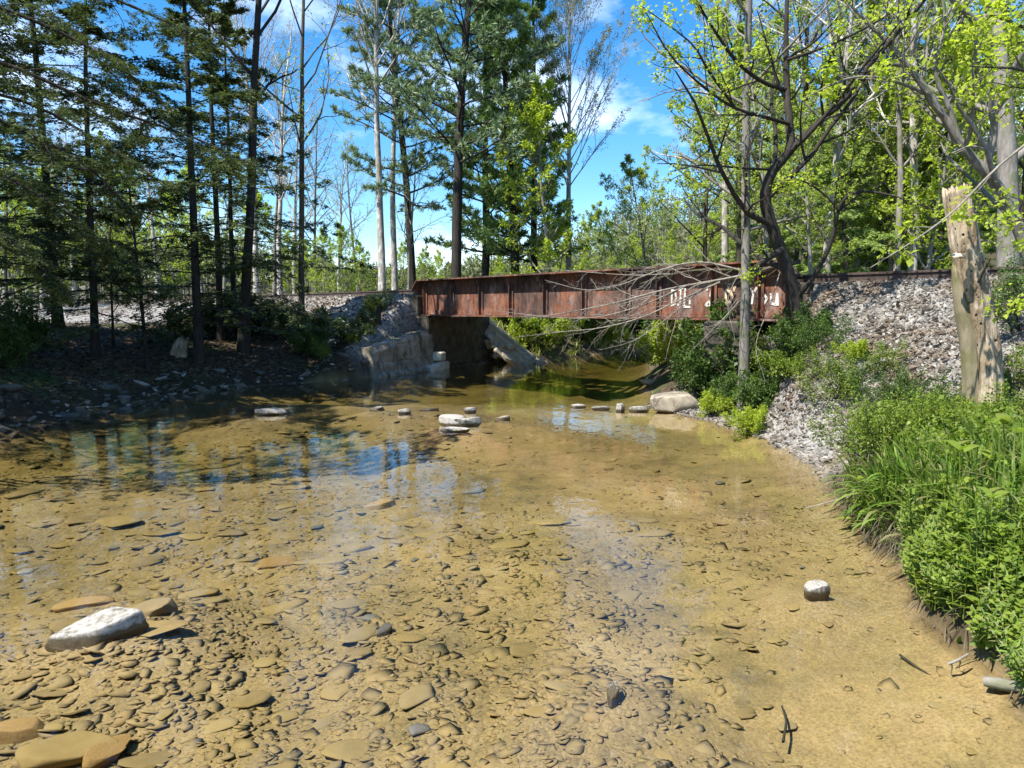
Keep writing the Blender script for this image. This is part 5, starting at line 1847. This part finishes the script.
herb('broad', 872, 500, 5.45, 'plant with one large pale leaf over the cut bank edge', .8)
herb('broad', 965, 520, 4.6, 'plant with a large bright drooping leaf in the middle of the bank grass', 1.0)
herb('broad', 1000, 600, 3.8, 'broad leaved plant low at the right edge', .8)
herb('broad', 1010, 520, 4.9, 'broad leaved plant high at the right edge of the grass', 1.1)
herb('fern', 955, 510, 4.75, 'fern with fresh fronds in front of the tall grass', .9)
herb('fern', 990, 545, 4.25, 'fern close to the right edge', .8)
herb('fern', 905, 525, 5.2, 'small fern on the cut bank edge', .6)


def bank_spot(y0, y1, maxd):
    while True:
        Y = rs.uniform(y0, y1)
        X = rs.uniform(1.9, 4.6)
        sd1 = float(terrain(np.array([X]), np.array([Y]))[1][0])
        if .02 < sd1 < maxd * rs.random() ** 1.3 + .06 and X / Y < .9:
            return X, Y


for i in range(95):
    X, Y = bank_spot(2.8, 4.25, 1.3)
    place(HB, used, 'leafy', X, Y, rs.uniform(0, 6), rs.uniform(.42, .8), 'leafy bright green herb in the lower bank growth', 'leafy herbs of the near bank')
for i in range(60):
    X, Y = bank_spot(2.7, 4.7, .16)
    o_ = place(HB, used, 'leafy' if i % 3 else 'narrow', X, Y, 0, rs.uniform(.35, .62), 'leafy herb leaning out over the water from the cut bank', 'leaning herbs of the cut bank')
    o_.rotation_euler = (rs.uniform(.1, .5), -rs.uniform(.3, .7), 0)
for i in range(40):
    X, Y = bank_spot(3.2, 6.6, 1.5)
    place(HB, used, 'narrow', X, Y, rs.uniform(0, 6), rs.uniform(.5, 1.0), 'narrow leaved upright herb among the bank grass', 'narrow leaved herbs of the near bank')

# fallen leaves on the banks
g = Geo()
n = 16000
xx = np.concatenate([Rg.uniform(-14, -2.5, n), Rg.uniform(2.6, 6.5, 9000)])
yy = np.concatenate([Rg.uniform(9, 21, n), Rg.uniform(6.5, 13, 9000)])
zz, sdd, bal, bar, _ = terrain(xx, yy)
k = (sdd > .25) & ((bal < .5) | ((xx > 0) & (Rg.random(len(xx)) < .22))) & (bar < .6)
xx, yy, zz = xx[k], yy[k], zz[k]
n = len(xx)
a = Rg.uniform(0, 6.28, n)
kites(g, np.stack([xx, yy, zz + .012], 1), np.stack([np.cos(a), np.sin(a), Rg.normal(0, .25, n)], 1), np.array([0, 0, 1.0]) + Rg.normal(0, .3, (n, 3)), Rg.uniform(.05, .12, n), Rg.uniform(.03, .07, n), .2)
tag(g.obj('leaf_litter', M['litter']), kind='stuff')


# ------------------------------------------------------------------ driftwood
def stick(name, pix, r0, r1, mat, label, z, side=()):
    pts = [on(px, py, z_) for (px, py), z_ in zip(pix, z)]
    org = pts[0].copy()
    t = thing(name, label, 'driftwood', org)
    g = Geo()
    tubes(g, [(spline([p - org for p in pts], 9), r0, r1)], 7, lump=.06, rng=np.random.default_rng(3))
    g.obj('stem', M[mat], t)
    for (a, za), (b, zb) in side:
        g = Geo()
        p, q = on(a[0], a[1], za) - org, on(b[0], b[1], zb) - org
        tubes(g, [(spline([p, (p + q) / 2 + Vector((.005, 0, .005)), q], 5), r1 * .9, r1 * .5)], 5)
        g.obj('side_twig', M[mat], t)
    return t


stick('driftwood_log', [(984, 681), (1010, 686), (1060, 694)], .024, .026, 'bark_grey', 'grey driftwood log lying at the bottom of the right bank', [.02, .03, .05])
stick('forked_twig', [(948, 664), (958, 660), (968, 654)], .008, .005, 'twig_dead', 'small white forked twig standing in the shallows near the log', [.02, .045, .06], [(((951, 663), .03), ((951, 674), -.03)), (((959, 659), .045), ((959, 668), -.02))])
stick('sunken_twig', [(783, 742), (786, 722), (782, 706)], .006, .004, 'bark_dark', 'dark bent twig on the creek bed near the bottom edge', [-.10, -.10, -.11])
stick('sunken_twig', [(900, 655), (918, 668), (938, 680)], .007, .004, 'bark_dark', 'dark thin twig lying on the bed beside the white forked twig', [-.07, -.07, -.07])
stick('bank_twig', [(806, 508), (826, 503), (848, 496)], .005, .004, 'twig_dead', 'thin pale twig poking from the grass over the water', [.02, .08, .16])
stick('bank_twig', [(862, 520), (868, 508), (874, 496)], .006, .005, 'vine', 'reddish brown root hanging from the cut bank', [.01, .1, .2])
# old stump root on the left shore
pb = Vector((pX(178, 15.6), 15.6, 0))
t = thing('root_chunk', 'yellowish piece of rotten stump standing on the dark left shore', 'stump', (pb.x, pb.y, gz(pb.x, pb.y)))
V, q, tri = lumpy(spline([Vector((0, 0, -.1)), Vector((.03, 0, .15)), Vector((.12, 0, .34))], 8), np.linspace(.17, .09, 9), 14, 23, .06, .18)
g = Geo(); g.add(V, q, tri)
g.obj('wood', M['snag'], t)
pst = np.array([pX(379, 18.7), 18.7])
g = Geo()
tubes(g, [([Vector((0, 0, -.2)), Vector((0, 0, .2)), Vector((.01, 0, .42))], .07, .065)], 8)
o_ = g.obj('post', M['bark_dark'])
o_.location = (pst[0], pst[1], gz(*pst))
tag(o_, 'short dark post standing on the slope above the wing wall', 'post')

# ------------------------------------------------------------------ far woods, one mass
g, gt = Geo(), Geo()
Rw = np.random.default_rng(44)
n = 620
az = np.radians(Rw.uniform(-44, 44, n))
dist = Rw.uniform(62, 150, n)
tx, ty = np.sin(az) * dist, np.cos(az) * dist
low = 1 - .62 * np.exp(-((np.degrees(az) + 8) / 13) ** 2)
tz = terrain(tx, ty)[0]
hh = Rw.uniform(6, 11, n) * low
tubes(g, [([Vector((x, y, z - .3)), Vector((x, y, z + h * .5)), Vector((x + .2, y, z + h))], .12, .03) for x, y, z, h in zip(tx, ty, tz, hh)], 4)
k = 230
ti = np.repeat(np.arange(n), k)
u = Rw.normal(0, 1, (n * k, 3)); u = nrm(u) * Rw.random((n * k, 1)) ** .4
P = np.stack([tx[ti] + u[:, 0] * hh[ti] * .27, ty[ti] + u[:, 1] * hh[ti] * .27, tz[ti] + hh[ti] * (.58 + u[:, 2] * .42)], 1)
kites(gt, P, Rw.normal(0, 1, P.shape), Rw.normal(0, 1, P.shape) + [0, 0, .4], Rw.uniform(.25, .5, len(P)), Rw.uniform(.15, .3, len(P)))
tr_o = g.obj('distant_woods', M['bark_grey'])
tag(tr_o, kind='stuff')
gt.obj('crowns', M['woods'], tr_o)

# ------------------------------------------------------------------ light
SUN = Vector((-.82, -.57, 0)).normalized()
EL = math.radians(57)
sd_ = Vector((SUN.x * math.cos(EL), SUN.y * math.cos(EL), math.sin(EL)))
ld = bpy.data.lights.new('sun', 'SUN')
ld.energy = 5.0
ld.angle = math.radians(.53)
ld.color = (1, .95, .86)
lo = bpy.data.objects.new('sun', ld)
COL.objects.link(lo)
lo.rotation_euler = sd_.to_track_quat('Z', 'Y').to_euler()
lo.location = (0, 0, 40)
wd = bpy.data.worlds.new('World')
sc.world = wd
wd.use_nodes = True
nt = wd.node_tree
nt.nodes.clear()
sky = nt.nodes.new('ShaderNodeTexSky')
sky.sky_type = 'NISHITA'
sky.sun_disc = False
sky.sun_elevation = EL
sky.sun_rotation = math.atan2(SUN.x, SUN.y)
sky.altitude = 300
sky.air_density = 1.0
sky.dust_density = .35
sky.ozone_density = 3.0
hs = nt.nodes.new('ShaderNodeHueSaturation')
hs.inputs['Saturation'].default_value = 1.38
nt.links.new(sky.outputs[0], hs.inputs['Color'])
tc = nt.nodes.new('ShaderNodeTexCoord')
mp = nt.nodes.new('ShaderNodeMapping')
mp.inputs['Scale'].default_value = (1.6, 1.6, 3.6)
mp.inputs['Rotation'].default_value = (0, .5, .3)
nt.links.new(tc.outputs['Generated'], mp.inputs['Vector'])
nz = nd(nt, 'ShaderNodeTexNoise', i_Scale=2.0, i_Detail=6.0, i_Roughness=.6)
nt.links.new(mp.outputs[0], nz.inputs['Vector'])
cl = ramp(nt, nz.outputs['Fac'], [(0.525, (0, 0, 0)), (0.78, (.65, .65, .65))])
colr = mixc(nt, cl, hs.outputs[0], (10, 10.6, 11.5))
bg = nt.nodes.new('ShaderNodeBackground')
bg.inputs['Strength'].default_value = .115
nt.links.new(colr, bg.inputs['Color'])
wo = nt.nodes.new('ShaderNodeOutputWorld')
nt.links.new(bg.outputs[0], wo.inputs['Surface'])

sc.view_settings.view_transform = 'Standard'
sc.view_settings.look = 'None'
sc.view_settings.exposure = 1.16
sc.view_settings.gamma = 1
sc.view_settings.use_curve_mapping = False
cy = sc.cycles
cy.use_denoising = True
cy.max_bounces = 7
cy.diffuse_bounces = 2
cy.glossy_bounces = 3
cy.transmission_bounces = 4
cy.transparent_max_bounces = 10
cy.caustics_reflective = False
cy.caustics_refractive = False
cy.sample_clamp_indirect = 6
cy.use_adaptive_sampling = True
cy.adaptive_threshold = .015
for k_, o in list(PR.items()) + list(SH.items()) + list(HB.items()):
    if k_ not in used:
        for ch in list(o.children): bpy.data.objects.remove(ch)
        bpy.data.objects.remove(o)
